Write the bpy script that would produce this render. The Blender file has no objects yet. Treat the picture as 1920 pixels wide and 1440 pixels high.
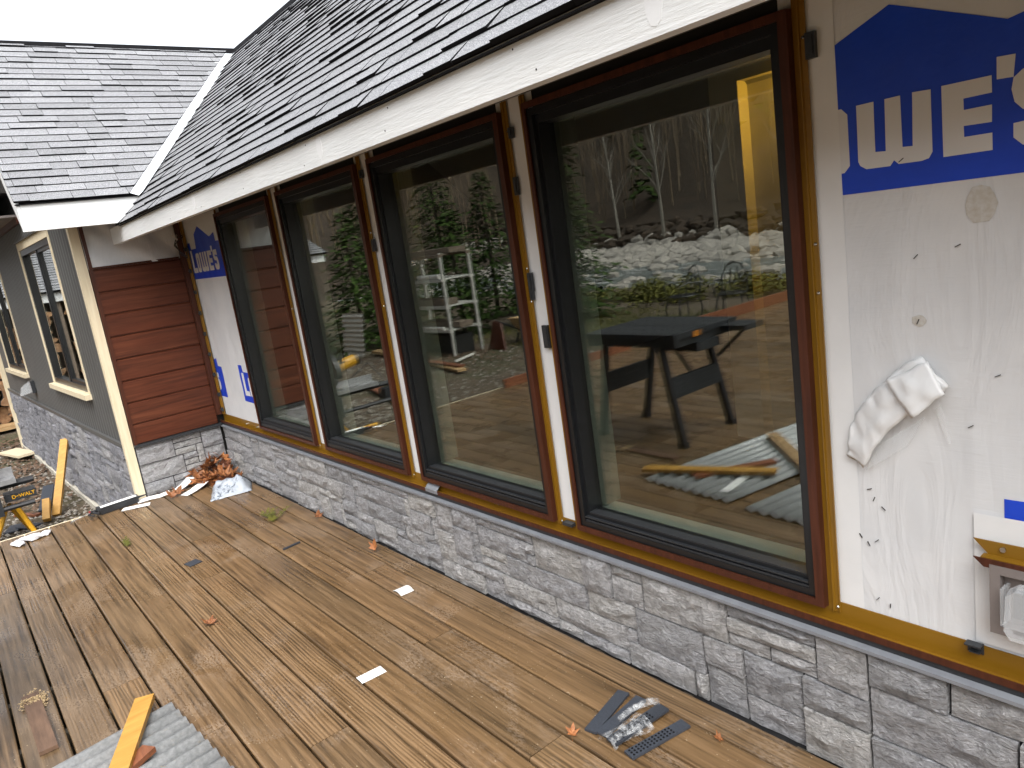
import bpy, bmesh, math, random
from mathutils import Vector, Matrix, noise
random.seed(7)
S = bpy.context.scene
COL = S.collection
R_ = math.radians

# ------------------------------------------------------------------ camera, sky, sun, exposure
cam_d = bpy.data.cameras.new('camera'); cam_d.sensor_width = 36.0; cam_d.lens = 25.98
cam_d.clip_start = 0.05; cam_d.clip_end = 1500
cam = bpy.data.objects.new('camera', cam_d); COL.objects.link(cam); S.camera = cam
cam.matrix_world = Matrix(((0.62466, -0.06737, 0.77798, 0.0),
                           (0.76762, 0.23590, -0.59591, 0.0),
                           (-0.14338, 0.96944, 0.19907, 1.53),
                           (0, 0, 0, 1)))
wd = bpy.data.worlds.new('World'); S.world = wd; wd.use_nodes = True
nt = wd.node_tree; nt.nodes.clear()
n_sky = nt.nodes.new('ShaderNodeTexSky'); n_sky.sky_type = 'NISHITA'; n_sky.sun_disc = False
n_sky.sun_elevation = R_(52); n_sky.sun_rotation = R_(121); n_sky.air_density = 1.2; n_sky.dust_density = 4.0; n_sky.ozone_density = 1.0
n_hs = nt.nodes.new('ShaderNodeHueSaturation'); n_hs.inputs['Saturation'].default_value = 0.24
n_bg = nt.nodes.new('ShaderNodeBackground'); n_bg.inputs['Strength'].default_value = 0.15
n_wo = nt.nodes.new('ShaderNodeOutputWorld')
nt.links.new(n_sky.outputs[0], n_hs.inputs['Color']); nt.links.new(n_hs.outputs[0], n_bg.inputs[0]); nt.links.new(n_bg.outputs[0], n_wo.inputs[0])
sun_d = bpy.data.lights.new('sun', 'SUN'); sun_d.energy = 0.7; sun_d.angle = R_(40); sun_d.color = (1.0, 0.99, 0.97)
sun = bpy.data.objects.new('sun', sun_d); COL.objects.link(sun)
sun.rotation_euler = Vector((0.45, -0.27, 0.85)).to_track_quat('Z', 'Y').to_euler()
S.view_settings.view_transform = 'Standard'; S.view_settings.look = 'None'
S.view_settings.exposure = 1.40; S.view_settings.gamma = 1.0
S.cycles.max_bounces = 8; S.cycles.transparent_max_bounces = 12; S.cycles.caustics_reflective = False; S.cycles.caustics_refractive = False

# ------------------------------------------------------------------ helpers
def wm(o):
    m = o.matrix_basis.copy()
    if o.parent: m = wm(o.parent) @ o.matrix_parent_inverse @ m
    return m

def attach(o, parent):
    if parent is not None:
        o.parent = parent; o.matrix_parent_inverse = wm(parent).inverted()

def tag(o, label=None, cat=None, group=None, kind=None):
    if label: o['label'] = label
    if cat: o['category'] = cat
    if group: o['group'] = group
    if kind: o['kind'] = kind
    return o

def thing(name, loc, label, cat, group=None):
    o = bpy.data.objects.new(name, None); o.empty_display_size = .1; COL.objects.link(o); o.location = loc
    return tag(o, label, cat, group)

class MB:
    def __init__(s): s.v = []; s.f = []; s.m = []
    def quad(s, a, b, c, d, mi=0):
        n = len(s.v); s.v += [a, b, c, d]; s.f.append((n, n+1, n+2, n+3)); s.m.append(mi)
    def poly(s, pts, mi=0):
        n = len(s.v); s.v += list(pts); s.f.append(tuple(range(n, n+len(pts)))); s.m.append(mi)
    def prism(s, a, b, mi=0, cap=True, mcap=None):
        """two matching loops joined by side faces"""
        n = len(s.v); k = len(a); s.v += list(a) + list(b)
        for i in range(k):
            j = (i+1) % k; s.f.append((n+i, n+j, n+k+j, n+k+i)); s.m.append(mi)
        if cap:
            mc = mi if mcap is None else mcap
            s.f.append(tuple(reversed(range(n, n+k)))); s.m.append(mc)
            s.f.append(tuple(range(n+k, n+2*k))); s.m.append(mc)
    def box(s, x0, x1, y0, y1, z0, z1, mi=0):
        s.prism([(x0,y0,z0),(x1,y0,z0),(x1,y1,z0),(x0,y1,z0)], [(x0,y0,z1),(x1,y0,z1),(x1,y1,z1),(x0,y1,z1)], mi)
    def bar(s, p, q, w, h, mi=0, up=(0,0,1)):
        p = Vector(p); q = Vector(q); d = (q-p).normalized(); u = Vector(up)
        a = d.cross(u)
        if a.length < 1e-4: a = d.cross(Vector((1,0,0)))
        a.normalize(); b = a.cross(d).normalized(); a *= w/2; b *= h/2
        s.prism([p-a-b, p+a-b, p+a+b, p-a+b], [q-a-b, q+a-b, q+a+b, q-a+b], mi)
    def tube(s, pts, r, n=8, mi=0, r1=None, cap=True):
        pts = [Vector(p) for p in pts]; k = len(pts); base = len(s.v); prev = None
        for i, p in enumerate(pts):
            d = (pts[min(i+1, k-1)] - pts[max(i-1, 0)]).normalized()
            if prev is None:
                a = d.cross(Vector((0,0,1)))
                if a.length < 1e-3: a = d.cross(Vector((1,0,0)))
            else: a = prev - d*prev.dot(d)
            a.normalize(); prev = a; b = d.cross(a)
            rr = r if r1 is None else r + (r1-r)*i/(k-1)
            for j in range(n):
                t = 2*math.pi*j/n; s.v.append(p + a*math.cos(t)*rr + b*math.sin(t)*rr)
        for i in range(k-1):
            for j in range(n):
                j2 = (j+1) % n; s.f.append((base+i*n+j, base+i*n+j2, base+(i+1)*n+j2, base+(i+1)*n+j)); s.m.append(mi)
        if cap:
            s.f.append(tuple(reversed(range(base, base+n)))); s.m.append(mi)
            s.f.append(tuple(range(base+(k-1)*n, base+k*n))); s.m.append(mi)
    def ring(s, o, i, y0, y1, mi=0):
        """rectangular frame in the xz plane: o, i = (x0,x1,z0,z1)"""
        (a,b,c,d), (e,f,g,h) = o, i
        s.box(a, e, y0, y1, c, d, mi); s.box(f, b, y0, y1, c, d, mi)
        s.box(e, f, y0, y1, c, g, mi); s.box(e, f, y0, y1, h, d, mi)
    def mesh(s, name, mats):
        me = bpy.data.meshes.new(name); me.from_pydata([tuple(v) for v in s.v], [], s.f)
        for m in mats: me.materials.append(m)
        if len(mats) > 1: me.polygons.foreach_set('material_index', s.m)
        me.update(); return me
    def build(s, name, mats, parent=None, smooth=False, xf=None, fix=True):
        if not isinstance(mats, (list, tuple)): mats = [mats]
        if xf: s.v = [xf(Vector(v)) for v in s.v]
        me = s.mesh(name, mats)
        if fix:
            bm = bmesh.new(); bm.from_mesh(me); bmesh.ops.recalc_face_normals(bm, faces=bm.faces); bm.to_mesh(me); bm.free()
        if smooth: me.polygons.foreach_set('use_smooth', [True]*len(me.polygons))
        return link(name, me, parent)

def link(name, me, parent=None, mat=None):
    o = bpy.data.objects.new(name, me); COL.objects.link(o)
    if mat is not None: o.matrix_basis = mat
    attach(o, parent); return o

def dup(root, loc, rotz=0.0, label=None, scale=None):
    r = root.copy(); COL.objects.link(r); r.location = loc; r.rotation_euler = (0, 0, rotz)
    if scale: r.scale = (scale,)*3
    if label: r['label'] = label
    for ch in root.children:
        c = ch.copy(); COL.objects.link(c); c.parent = r
        for g in ch.children:
            d = g.copy(); COL.objects.link(d); d.parent = c
    return r

# ------------------------------------------------------------------ materials
class NT:
    def __init__(s, name):
        s.mat = bpy.data.materials.new(name); s.mat.use_nodes = True; s.t = s.mat.node_tree; s.t.nodes.clear()
        s.out = s.t.nodes.new('ShaderNodeOutputMaterial')
    def n(s, typ, **kw):
        nd = s.t.nodes.new(typ)
        for k, v in kw.items():
            if k.startswith('i_'):
                key = k[2:].replace('_', ' '); nd.inputs[int(key) if key.isdigit() else key].default_value = v
            else: setattr(nd, k, v)
        return nd
    def l(s, a, b): s.t.links.new(a, b)
    def ramp(s, src, stops):
        r = s.n('ShaderNodeValToRGB'); e = r.color_ramp.elements
        while len(e) < len(stops): e.new(.5)
        for el, (p, c) in zip(e, stops):
            el.position = p; el.color = (c, c, c, 1) if isinstance(c, (int, float)) else (*c[:3], 1)
        s.l(src, r.inputs[0]); return r.outputs[0]
    def coords(s, scale=(1,1,1), rnd=0.0, kind='Object'):
        tc = s.n('ShaderNodeTexCoord'); src = tc.outputs[kind]
        if rnd:
            oi = s.n('ShaderNodeObjectInfo'); mu = s.n('ShaderNodeMath', operation='MULTIPLY', i_1=rnd); s.l(oi.outputs['Random'], mu.inputs[0])
            va = s.n('ShaderNodeVectorMath', operation='ADD'); s.l(src, va.inputs[0]); s.l(mu.outputs[0], va.inputs[1]); src = va.outputs[0]
        mp = s.n('ShaderNodeMapping'); mp.inputs['Scale'].default_value = scale; s.l(src, mp.inputs[0]); return mp.outputs[0]
    def noise(s, vec, scale, detail=4, rough=.55, dist=0.0):
        nn = s.n('ShaderNodeTexNoise'); nn.inputs['Scale'].default_value = scale; nn.inputs['Detail'].default_value = detail
        nn.inputs['Roughness'].default_value = rough; nn.inputs['Distortion'].default_value = dist; s.l(vec, nn.inputs['Vector']); return nn.outputs['Fac']
    def mix(s, f, a, b, blend='MIX'):
        m = s.n('ShaderNodeMix', data_type='RGBA', blend_type=blend)
        for sock, v in ((m.inputs[0], f), (m.inputs[6], a), (m.inputs[7], b)):
            if hasattr(v, 'is_linked'): s.l(v, sock)
            elif isinstance(v, (int, float)): sock.default_value = v if sock == m.inputs[0] else (v, v, v, 1)
            else: sock.default_value = (*v[:3], 1)
        return m.outputs[2]
    def math(s, op, a, b=None, clamp=False):
        m = s.n('ShaderNodeMath', operation=op, use_clamp=clamp)
        for i, v in enumerate((a, b)):
            if v is None: continue
            if hasattr(v, 'is_linked'): s.l(v, m.inputs[i])
            else: m.inputs[i].default_value = v
        return m.outputs[0]
    def rnd(s): return s.n('ShaderNodeObjectInfo').outputs['Random']
    def bsdf(s, color=(.5,.5,.5), rough=.5, metal=0.0, spec=.5, bump=None, bstr=.3, bdist=.01, coat=0.0, trans=0.0, alpha=None, emit=None, estr=0.0):
        b = s.n('ShaderNodeBsdfPrincipled')
        for k, v in (('Base Color', color), ('Roughness', rough), ('Metallic', metal), ('Specular IOR Level', spec), ('Coat Weight', coat), ('Transmission Weight', trans)):
            if hasattr(v, 'is_linked'): s.l(v, b.inputs[k])
            elif k == 'Base Color': b.inputs[k].default_value = (*v[:3], 1)
            else: b.inputs[k].default_value = v
        if alpha is not None:
            if hasattr(alpha, 'is_linked'): s.l(alpha, b.inputs['Alpha'])
            else: b.inputs['Alpha'].default_value = alpha
        if emit: b.inputs['Emission Color'].default_value = (*emit, 1); b.inputs['Emission Strength'].default_value = estr
        if bump is not None:
            bp = s.n('ShaderNodeBump'); bp.inputs['Strength'].default_value = bstr; bp.inputs['Distance'].default_value = bdist
            if hasattr(bstr, 'is_linked'): s.l(bstr, bp.inputs['Strength'])
            s.l(bump, bp.inputs['Height']); s.l(bp.outputs[0], b.inputs['Normal'])
        s.l(b.outputs[0], s.out.inputs[0]); s.b = b; return s.mat

def simple(name, c1, c2=None, scale=(8,8,8), nscale=3, rough=.5, metal=0.0, spec=.5, bstr=.15, bdist=.004, rnd=0.0, rvar=0.0, coat=0.0, detail=5, bscale=None):
    """noise between two colours, fine bump, optional brightness change per object"""
    m = NT(name); c2 = c2 or tuple(x*.75 for x in c1)
    v = m.coords(scale, rnd or (13.0 if rvar else 0)); f = m.noise(v, nscale, detail)
    col = m.ramp(f, [(.32, c2), (.68, c1)])
    if rvar:
        col = m.mix(1.0, col, m.ramp(m.rnd(), [(0, 1-rvar), (1, 1+rvar)]), 'MULTIPLY')
    f2 = m.noise(v, bscale or nscale*6, 3)
    return m.bsdf(col, rough, metal, spec, f2, bstr, bdist, coat)

M = {}
# deck boards: wet composite with streaked grain, cathedral figure and damp film
def deck_mat():
    m = NT('wet_deck_board')
    v = m.coords((1,1,1), 37.0)
    mp = m.n('ShaderNodeMapping'); mp.inputs['Scale'].default_value = (2.2, 60, 60); m.l(v, mp.inputs[0])
    g1 = m.noise(mp.outputs[0], 1.0, 6, .62)
    mp2 = m.n('ShaderNodeMapping'); mp2.inputs['Scale'].default_value = (.55, 9, 9); m.l(v, mp2.inputs[0])
    wv = m.n('ShaderNodeTexWave', wave_type='BANDS', bands_direction='Y'); wv.inputs['Scale'].default_value = 2.6; wv.inputs['Distortion'].default_value = 9.0
    wv.inputs['Detail'].default_value = 3; wv.inputs['Detail Scale'].default_value = 1.2; m.l(mp2.outputs[0], wv.inputs['Vector'])
    mp3 = m.n('ShaderNodeMapping'); mp3.inputs['Scale'].default_value = (1.1, 3.5, 1); m.l(v, mp3.inputs[0])
    broad = m.noise(mp3.outputs[0], 1.3, 3)
    ch = m.ramp(m.rnd(), [(.45, 0), (.8, 1)])
    grain = m.mix(m.math('MULTIPLY', ch, .22), g1, wv.outputs['Fac'])
    col = m.ramp(grain, [(.34, (.050, .030, .014)), (.49, (.143, .087, .042)), (.68, (.242, .154, .081))])
    col = m.mix(m.ramp(broad, [(.35, 0), (.65, .35)]), col, (.175, .114, .056))
    tint = m.ramp(m.rnd(), [(0, (.76, .79, .83)), (.35, (1.06, 1.0, .92)), (.6, (.9, .91, .93)), (1, (1.18, 1.14, 1.1))])
    col = m.mix(1.0, col, tint, 'MULTIPLY')
    # dry, pale speckled patches between damp ones
    patch = m.noise(v, 2.1, 4, .6, .6)
    vs = m.coords((60, 150, 60)); sp = m.noise(vs, 1.0, 3)
    dry = m.math('MULTIPLY', m.ramp(patch, [(.52, 0), (.62, 1)]), m.ramp(sp, [(.44, 0), (.56, 1)]))
    col = m.mix(m.math('MULTIPLY', dry, .42), col, (.30, .225, .16))
    fl = m.noise(m.coords((70, 110, 70)), 1.0, 1); flecks = m.ramp(fl, [(.735, 0), (.755, 1)])
    col = m.mix(m.math('MULTIPLY', flecks, .8), col, (.42, .33, .22))
    rough = m.ramp(m.noise(v, 3.2, 4), [(.35, .20), (.65, .42)])
    rough = m.mix(dry, rough, .62)
    bh = m.math('ADD', grain, m.math('MULTIPLY', sp, .35))
    return m.bsdf(col, rough, 0, .5, bh, .4, .004)
M['deck'] = deck_mat()

def stone_mat(name, base, warm):
    m = NT(name)
    v = m.coords((1,1,1), 23.0)
    n1 = m.noise(v, 9, 6, .68); n2 = m.noise(v, 46, 6, .7, .8); n3 = m.noise(m.coords((14, 14, 34), 23.0), 1.6, 6, .72, 1.6)
    f = m.math('ADD', m.math('MULTIPLY', n2, .55), m.math('MULTIPLY', n3, .45))
    col = m.ramp(f, [(.34, tuple(x*.42 for x in base)), (.47, tuple(x*.85 for x in base)), (.6, tuple(min(x*1.32, .8) for x in base))])  # shaded crevices and pale highlights are put into the colour, following the bump noise
    col = m.mix(m.ramp(n1, [(.42, 0), (.75, .55)]), col, warm)
    tint = m.ramp(m.rnd(), [(0, (.82, .83, .85)), (.5, (.98, .98, 1.0)), (.8, (1.07, 1.06, 1.04)), (1, (1.16, 1.14, 1.09))])
    col = m.mix(1.0, col, tint, 'MULTIPLY')
    h = m.math('ADD', n3, m.math('MULTIPLY', n2, .6))
    return m.bsdf(col, .78, 0, .3, h, 1.0, .036)
M['stone'] = stone_mat('grey_cast_stone', (.50, .50, .51), (.47, .46, .43))
M['stone_shaded'] = stone_mat('shade_tinted_cast_stone', (.37, .37, .395), (.36, .355, .355))  # same stone as the main wall, with its bluish shade put into the colour
M['mortar'] = simple('dark_joint', (.05,.05,.052), (.03,.03,.032), rough=.9)

def shingle_mat():
    m = NT('granular_shingle')
    v = m.coords((1,1,1), 19.0)
    g = m.noise(v, 260, 2, .7); b = m.noise(v, 14, 3)
    col = m.ramp(g, [(.36, (.085, .087, .093)), (.5, (.20, .203, .212)), (.64, (.44, .445, .46))])
    tint = m.ramp(m.rnd(), [(0, .83), (.5, 1.0), (1, 1.14)])
    col = m.mix(1.0, col, tint, 'MULTIPLY'); col = m.mix(m.ramp(b, [(.4, 0), (.8, .3)]), col, (.22, .225, .24))
    return m.bsdf(col, .55, 0, .5, g, .5, .003)
M['shingle'] = shingle_mat()
M['shingle_edge'] = simple('asphalt_edge', (.010,.010,.011), (.006,.006,.007), rough=.9, spec=.1)

def wrap_mat():
    m = NT('house_wrap_sheet')
    v = m.coords((1,1,1))
    wr = m.noise(m.coords((14, 14, 110)), 1.0, 3, .6, .4); big = m.noise(m.coords((9, 9, 2.2)), 1.0, 4, .6, 1.2)
    area = m.ramp(m.noise(v, 3.0, 2), [(.4, .1), (.6, 1)])
    dirt = m.noise(v, 5, 5)
    col = m.ramp(dirt, [(.3, (.63, .65, .67)), (.7, (.71, .725, .735))])
    h = m.math('ADD', m.math('MULTIPLY', m.math('MULTIPLY', wr, area), .16), big)
    return m.bsdf(col, .42, 0, .4, h, .45, .014)
M['wrap'] = wrap_mat()
M['tape'] = simple('white_seam_tape', (.76, .775, .78), (.72, .735, .74), (3,3,3), rough=.35, bstr=.12, bdist=.004)
M['wrap_blue'] = simple('blue_print', (.008, .062, .60), (.006, .052, .52), (3,3,3), rough=.36, bstr=.12, bdist=.006)
M['wrap_white'] = simple('unprinted_letter', (.71, .72, .73), (.68, .69, .70), (3,3,3), rough=.42, bstr=.12, bdist=.006)
M['ochre'] = simple('ochre_back_coated_trim', (.235,.118,.009), (.20,.100,.007), (.8,.8,.8), rough=.33, bstr=.03, rnd=5)
M['brown'] = simple('red_brown_woodgrain_trim', (.082,.025,.013), (.048,.015,.008), (40,40,3), 2, rough=.4, spec=.3, bstr=.06, rnd=7)
M['black'] = simple('black_window_frame', (.011,.012,.014), (.008,.009,.010), rough=.3, bstr=.03)
M['plastic_black'] = simple('black_plastic', (.03,.033,.037), (.02,.022,.025), (30,30,30), rough=.42, bstr=.1)
M['rubber_grey'] = simple('charcoal_plastic', (.045,.052,.066), (.03,.035,.045), (60,60,60), rough=.5, bstr=.2, rvar=.2)
M['flash'] = simple('grey_metal_flashing', (.22,.235,.255), (.18,.19,.21), rough=.38, bstr=.04)
M['white_paint'] = NT('rough_sawn_white_board')
_m = M['white_paint']; _v = _m.coords((2.5, 2.5, 30)); _f = _m.noise(_v, 3.0, 5, .7); _d = _m.noise(_m.coords((1.5, 1.5, 6)), 2.0, 4)
M['white_paint'] = _m.bsdf(_m.ramp(_d, [(.3, (.66, .68, .68)), (.7, (.75, .765, .76))]), .6, 0, .4, _f, .45, .006)
M['white_metal'] = simple('pale_valley_metal', (.66,.69,.72), (.60,.63,.66), (1.5,1.5,1.5), rough=.36, bstr=.04)
M['soffit'] = simple('unpainted_soffit_board', (.10,.085,.06), (.07,.06,.045), (30,3,3), rough=.75, rnd=3)
M['cream'] = simple('bare_cream_timber', (.74,.65,.47), (.65,.55,.37), (30,30,2), 2, rough=.6, rvar=.06)
M['pine'] = simple('yellow_pine_timber', (.52,.29,.06), (.42,.21,.035), (22,3,22), 2, rough=.5, rnd=3)
M['pine2'] = simple('pale_offcut', (.50,.34,.17), (.36,.21,.09), (20,4,20), 2, rough=.55, rvar=.15)
M['redwood'] = simple('red_brown_offcut', (.24,.085,.036), (.13,.045,.02), (5,30,30), 2, rough=.5, rvar=.2)
def plank_mat():
    m = NT('mahogany_woodgrain_plank')
    v = m.coords((40, 2.2, 46), 31.0); g = m.noise(v, 1.0, 6, .65, .4); b = m.noise(m.coords((2, 1.2, 6), 31.0), 1.5, 3)
    col = m.ramp(g, [(.3, (.046, .0135, .0078)), (.5, (.088, .0265, .0130)), (.72, (.135, .043, .0205))])
    col = m.mix(m.ramp(b, [(.35, 0), (.7, .5)]), col, (.085,.020,.009))
    return m.bsdf(col, .42, 0, .25, g, .12, .002)
M['plank'] = plank_mat()
M['siding'] = simple('grey_metal_siding', (.097, .098, .096), (.086, .087, .085), (1.2,1.2,1.2), rough=.45, bstr=0)
M['glass'] = NT('window_glass')
_m = M['glass']; _lw = _m.n('ShaderNodeLayerWeight'); _lw.inputs['Blend'].default_value = .5
_fr = _m.math('ADD', _m.math('MULTIPLY', _m.math('POWER', _lw.outputs['Facing'], 5.0), .9), .10)
_tr = _m.n('ShaderNodeBsdfTransparent'); _tr.inputs[0].default_value = (.92, .94, .92, 1)
_gl = _m.n('ShaderNodeBsdfGlossy'); _gl.inputs['Roughness'].default_value = 0.0; _gl.inputs[0].default_value = (.96, .97, .95, 1)
_mx = _m.n('ShaderNodeMixShader'); _m.l(_fr, _mx.inputs[0]); _m.l(_tr.outputs[0], _mx.inputs[1]); _m.l(_gl.outputs[0], _mx.inputs[2]); _m.l(_mx.outputs[0], _m.out.inputs[0])
M['glass'] = _m.mat
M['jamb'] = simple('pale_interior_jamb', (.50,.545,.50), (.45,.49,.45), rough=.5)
M['jamb_shaded'] = simple('shade_coloured_jamb', (.24,.27,.235), (.2,.225,.2), rough=.6)  # darker copy of the jamb above, shade on the sides put into the colour
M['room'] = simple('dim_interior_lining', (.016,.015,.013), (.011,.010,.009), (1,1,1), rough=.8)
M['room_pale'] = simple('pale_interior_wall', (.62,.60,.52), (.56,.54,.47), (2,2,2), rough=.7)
M['steel'] = simple('bright_screw_steel', (.6,.6,.58), rough=.25, metal=1.0, bstr=0)
M['galv'] = NT('galvanised_sheet')
_m = M['galv']; _v = _m.coords((1,1,1), 5); _n = _m.noise(_v, 70, 4, .6); _b = _m.noise(_v, 4, 3)
_c = _m.ramp(_n, [(.35, (.35, .36, .36)), (.65, (.54, .55, .55))]); M['galv'] = _m.bsdf(_m.mix(_m.ramp(_b, [(.4,0),(.7,.4)]), _c, (.29, .295, .295)), .38, .2, .5, _n, .08, .002)
M['concrete'] = simple('pale_foundation', (.56,.53,.45), (.44,.41,.34), (6,6,6), rough=.85, bstr=.4, bdist=.01)
M['vinyl_grey'] = simple('mauve_grey_plastic', (.20,.175,.165), (.18,.158,.15), rough=.5, bstr=.06)
M['clear'] = NT('clear_plastic'); M['clear'] = M['clear'].bsdf((.75, .78, .80), .12, 0, .6, alpha=.30)
M['yellow'] = simple('yellow_paint', (.62,.32,.012), (.52,.26,.01), rough=.38, bstr=.04)
M['dark_metal'] = simple('dark_tool_metal', (.028,.028,.03), (.016,.016,.018), (20,20,20), rough=.4, bstr=.1)
M['alu'] = simple('cast_aluminium', (.42,.42,.42), (.32,.32,.33), (15,15,15), rough=.4, metal=.6, bstr=.08)
M['red'] = simple('red_plastic', (.30,.016,.014), (.2,.01,.01), rough=.4)
M['orange'] = simple('orange_clamp', (.55,.20,.02), rough=.4)
M['green_plastic'] = simple('green_plastic', (.02,.22,.05), (.015,.16,.035), rough=.4)
M['paper'] = simple('white_paper', (.82,.82,.80), (.76,.76,.75), rough=.6)
M['cloth'] = simple('white_cotton', (.74,.74,.75), (.60,.60,.63), (14,14,14), rough=.9, bstr=.5, bdist=.006)
M['bag'] = NT('frosted_bag')
_m = M['bag']; _v = _m.coords((1,1,1)); _s = _m.noise(_v, 38, 3, .7); _lo = _m.noise(_v, 9, 2)
_mask = _m.math('MULTIPLY', _m.ramp(_s, [(.5, 0), (.58, 1)]), _m.ramp(_lo, [(.42, 0), (.55, 1)]))
M['bag'] = _m.bsdf(_m.mix(_mask, (.43,.47,.52), (.09,.11,.14)), .3, 0, .5, _s, .4, .006)
M['leaf'] = simple('dead_maple_leaf', (.36,.145,.045), (.20,.065,.022), (18,18,18), rough=.6, bstr=.3, rvar=.35)
M['leaf_dark'] = simple('wet_dark_leaf', (.17,.062,.03), (.085,.03,.018), (18,18,18), rough=.5, bstr=.3, rvar=.3)
M['strip_brown'] = simple('dull_brown_offcut', (.17,.10,.062), (.10,.058,.036), (5,30,30), 2, rough=.6)
M['sawdust'] = simple('sawdust', (.58,.43,.24), (.46,.33,.18), (90,90,90), rough=.95, bstr=.6, bdist=.004)
M['dirt'] = NT('gravelly_soil')
_m = M['dirt']; _v = _m.coords((1,1,1)); _a = _m.noise(_v, 1.2, 5); _b = _m.noise(_v, 26, 5, .65)
_c = _m.ramp(_b, [(.3, (.045,.034,.023)), (.52, (.115,.090,.062)), (.72, (.23,.195,.15))])
_gr = _m.ramp(_m.noise(_v, .35, 3), [(.5, 0), (.62, .75)])
M['dirt'] = _m.bsdf(_m.mix(_gr, _m.mix(_m.ramp(_a, [(.35,0),(.7,.5)]), _c, (.075,.05,.03)), (.055,.062,.02)), .9, 0, .3, _b, .8, .03)
M['chips'] = simple('stone_chips', (.36,.34,.30), (.16,.13,.10), (30,30,30), rough=.85, rnd=3)
M['litter'] = simple('leaf_litter', (.17,.10,.06), (.075,.05,.033), (12,12,12), rough=.85)
M['conifer'] = simple('conifer_needles', (.060,.100,.022), (.022,.045,.010), (2.5,2.5,2.5), rough=.8, spec=.1, rvar=.15)
M['shrub'] = simple('yellow_green_shrub_leaf', (.17,.155,.03), (.06,.07,.016), (3,3,3), rough=.7, spec=.15)
M['bark'] = simple('conifer_bark', (.07,.05,.036), (.04,.03,.022), (12,12,3), rough=.9, bstr=.5, bdist=.01)
M['pale_bark'] = simple('pale_alder_bark', (.30,.275,.235), (.15,.13,.105), (5,5,9), rough=.85)
M['grey_bark'] = simple('bare_forest_bark', (.25, .185, .122), (.10, .072, .047), (.25,.25,.25), rough=.9)
M['hill'] = simple('leaf_covered_slope', (.060, .038, .023), (.030, .021, .013), (.3,.3,.3), rough=.95)
M['boulder'] = simple('pale_river_boulder', (.40,.365,.32), (.20,.18,.155), (.6,.6,.6), 2, rough=.8, bstr=.4, bdist=.05)
M['water'] = NT('river_water')
_m = M['water']; _v = _m.coords((.5, 1.6, 1)); _w = _m.noise(_v, 1.2, 5, .65); _fo = _m.ramp(_m.noise(_m.coords((.18, .55, 1)), 1.3, 6, .7), [(.55, 0), (.64, 1)])
M['water'] = _m.bsdf(_m.mix(_fo, (.125, .145, .14), (.66, .68, .68)), .22, 0, .5, _w, .6, .25)
M['log_end'] = simple('split_log_face', (.36,.215,.11), (.20,.10,.045), (6,6,6), rough=.8, rvar=.4)
M['log_bark'] = simple('log_bark', (.09,.06,.042), (.04,.03,.022), (14,14,14), rough=.9, bstr=.5, rvar=.3)
M['weathered'] = simple('weathered_shelf_board', (.20,.155,.115), (.12,.09,.066), (3,20,20), rough=.8, rvar=.2)
M['shelf_white'] = simple('dull_white_shelf_metal', (.55,.54,.50), (.42,.41,.38), (10,10,10), rough=.5)
M['pipe'] = simple('white_pvc_pipe', (.72,.70,.66), (.66,.64,.60), rough=.35)

# ------------------------------------------------------------------ ground, river, hillside
def terrain():
    mb = MB(); xs = [-260+i*8 for i in range(26)] + [-52+i*2.2 for i in range(20)] + [-8+i*.0 for i in range(0)]
    xs = sorted(set([-300+i*14 for i in range(19)] + [-40+i*2.0 for i in range(26)] + [14+i*20 for i in range(9)]))
    ys = sorted(set([-260+i*9 for i in range(22)] + [-64+i*2.0 for i in range(29)] + [-6+i*.8 for i in range(16)] + [10+i*25 for i in range(5)]))
    def h(x, y):
        z = -.46 + .03*noise.noise((x*.8, y*.8, 0))
        if y < -13: z -= min(1, (-13-y)/4)*2.2
        if y < -38: z += min(1, (-38-y)/4)*.5
        if y < -56: z += min(1, (-56-y)/5)*2.4
        if y < -62: z += (-62-y)*.60 + 3*noise.noise((x*.03, y*.03, 3))
        if x < -70: z += (-70-x)*.35
        return z
    for x in xs:
        for y in ys: mb.v.append((x, y, h(x, y)))
    n = len(ys)
    for i in range(len(xs)-1):
        for j in range(n-1):
            mb.f.append((i*n+j, (i+1)*n+j, (i+1)*n+j+1, i*n+j+1)); yc = (ys[j]+ys[j+1])/2
            mb.m.append(1 if (yc < -55 or xs[i] < -72) else 0)
    return mb.build('ground', [M['dirt'], M['hill']], smooth=True), h
ground, GH = terrain(); tag(ground, kind='structure')
mb = MB(); mb.quad((-300,-46,-2.32), (200,-46,-2.32), (200,-14,-2.32), (-300,-14,-2.32)); tag(mb.build('river', M['water']), kind='structure')

def icos(sub):
    bm = bmesh.new(); bmesh.ops.create_icosphere(bm, subdivisions=sub, radius=1)
    v = [p.co.copy() for p in bm.verts]; f = [tuple(x.index for x in q.verts) for q in bm.faces]; bm.free(); return v, f
ICO1, ICO2 = icos(1), icos(2)
def rocks(name, mat, pts, kind='stuff', ico=ICO1):
    mb = MB(); iv, jf = ico
    for (x, y, z, r) in pts:
        sx, sy, sz = r*random.uniform(.7, 1.3), r*random.uniform(.7, 1.3), r*random.uniform(.45, .8); a = random.random()*6.28; n = len(mb.v); c, s_ = math.cos(a), math.sin(a)
        o = random.random()*50
        for p in iv:
            k = 1+.35*noise.noise(p*1.3+Vector((o, 0, 0))); px, py, pz = p.x*sx*k, p.y*sy*k, p.z*sz*k
            mb.v.append((x+px*c-py*s_, y+px*s_+py*c, z+pz))
        for q in jf: mb.f.append(tuple(n+i for i in q)); mb.m.append(0)
    o = mb.build(name, mat, fix=False); tag(o, kind=kind); return o
random.seed(3)
pts = []
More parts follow.
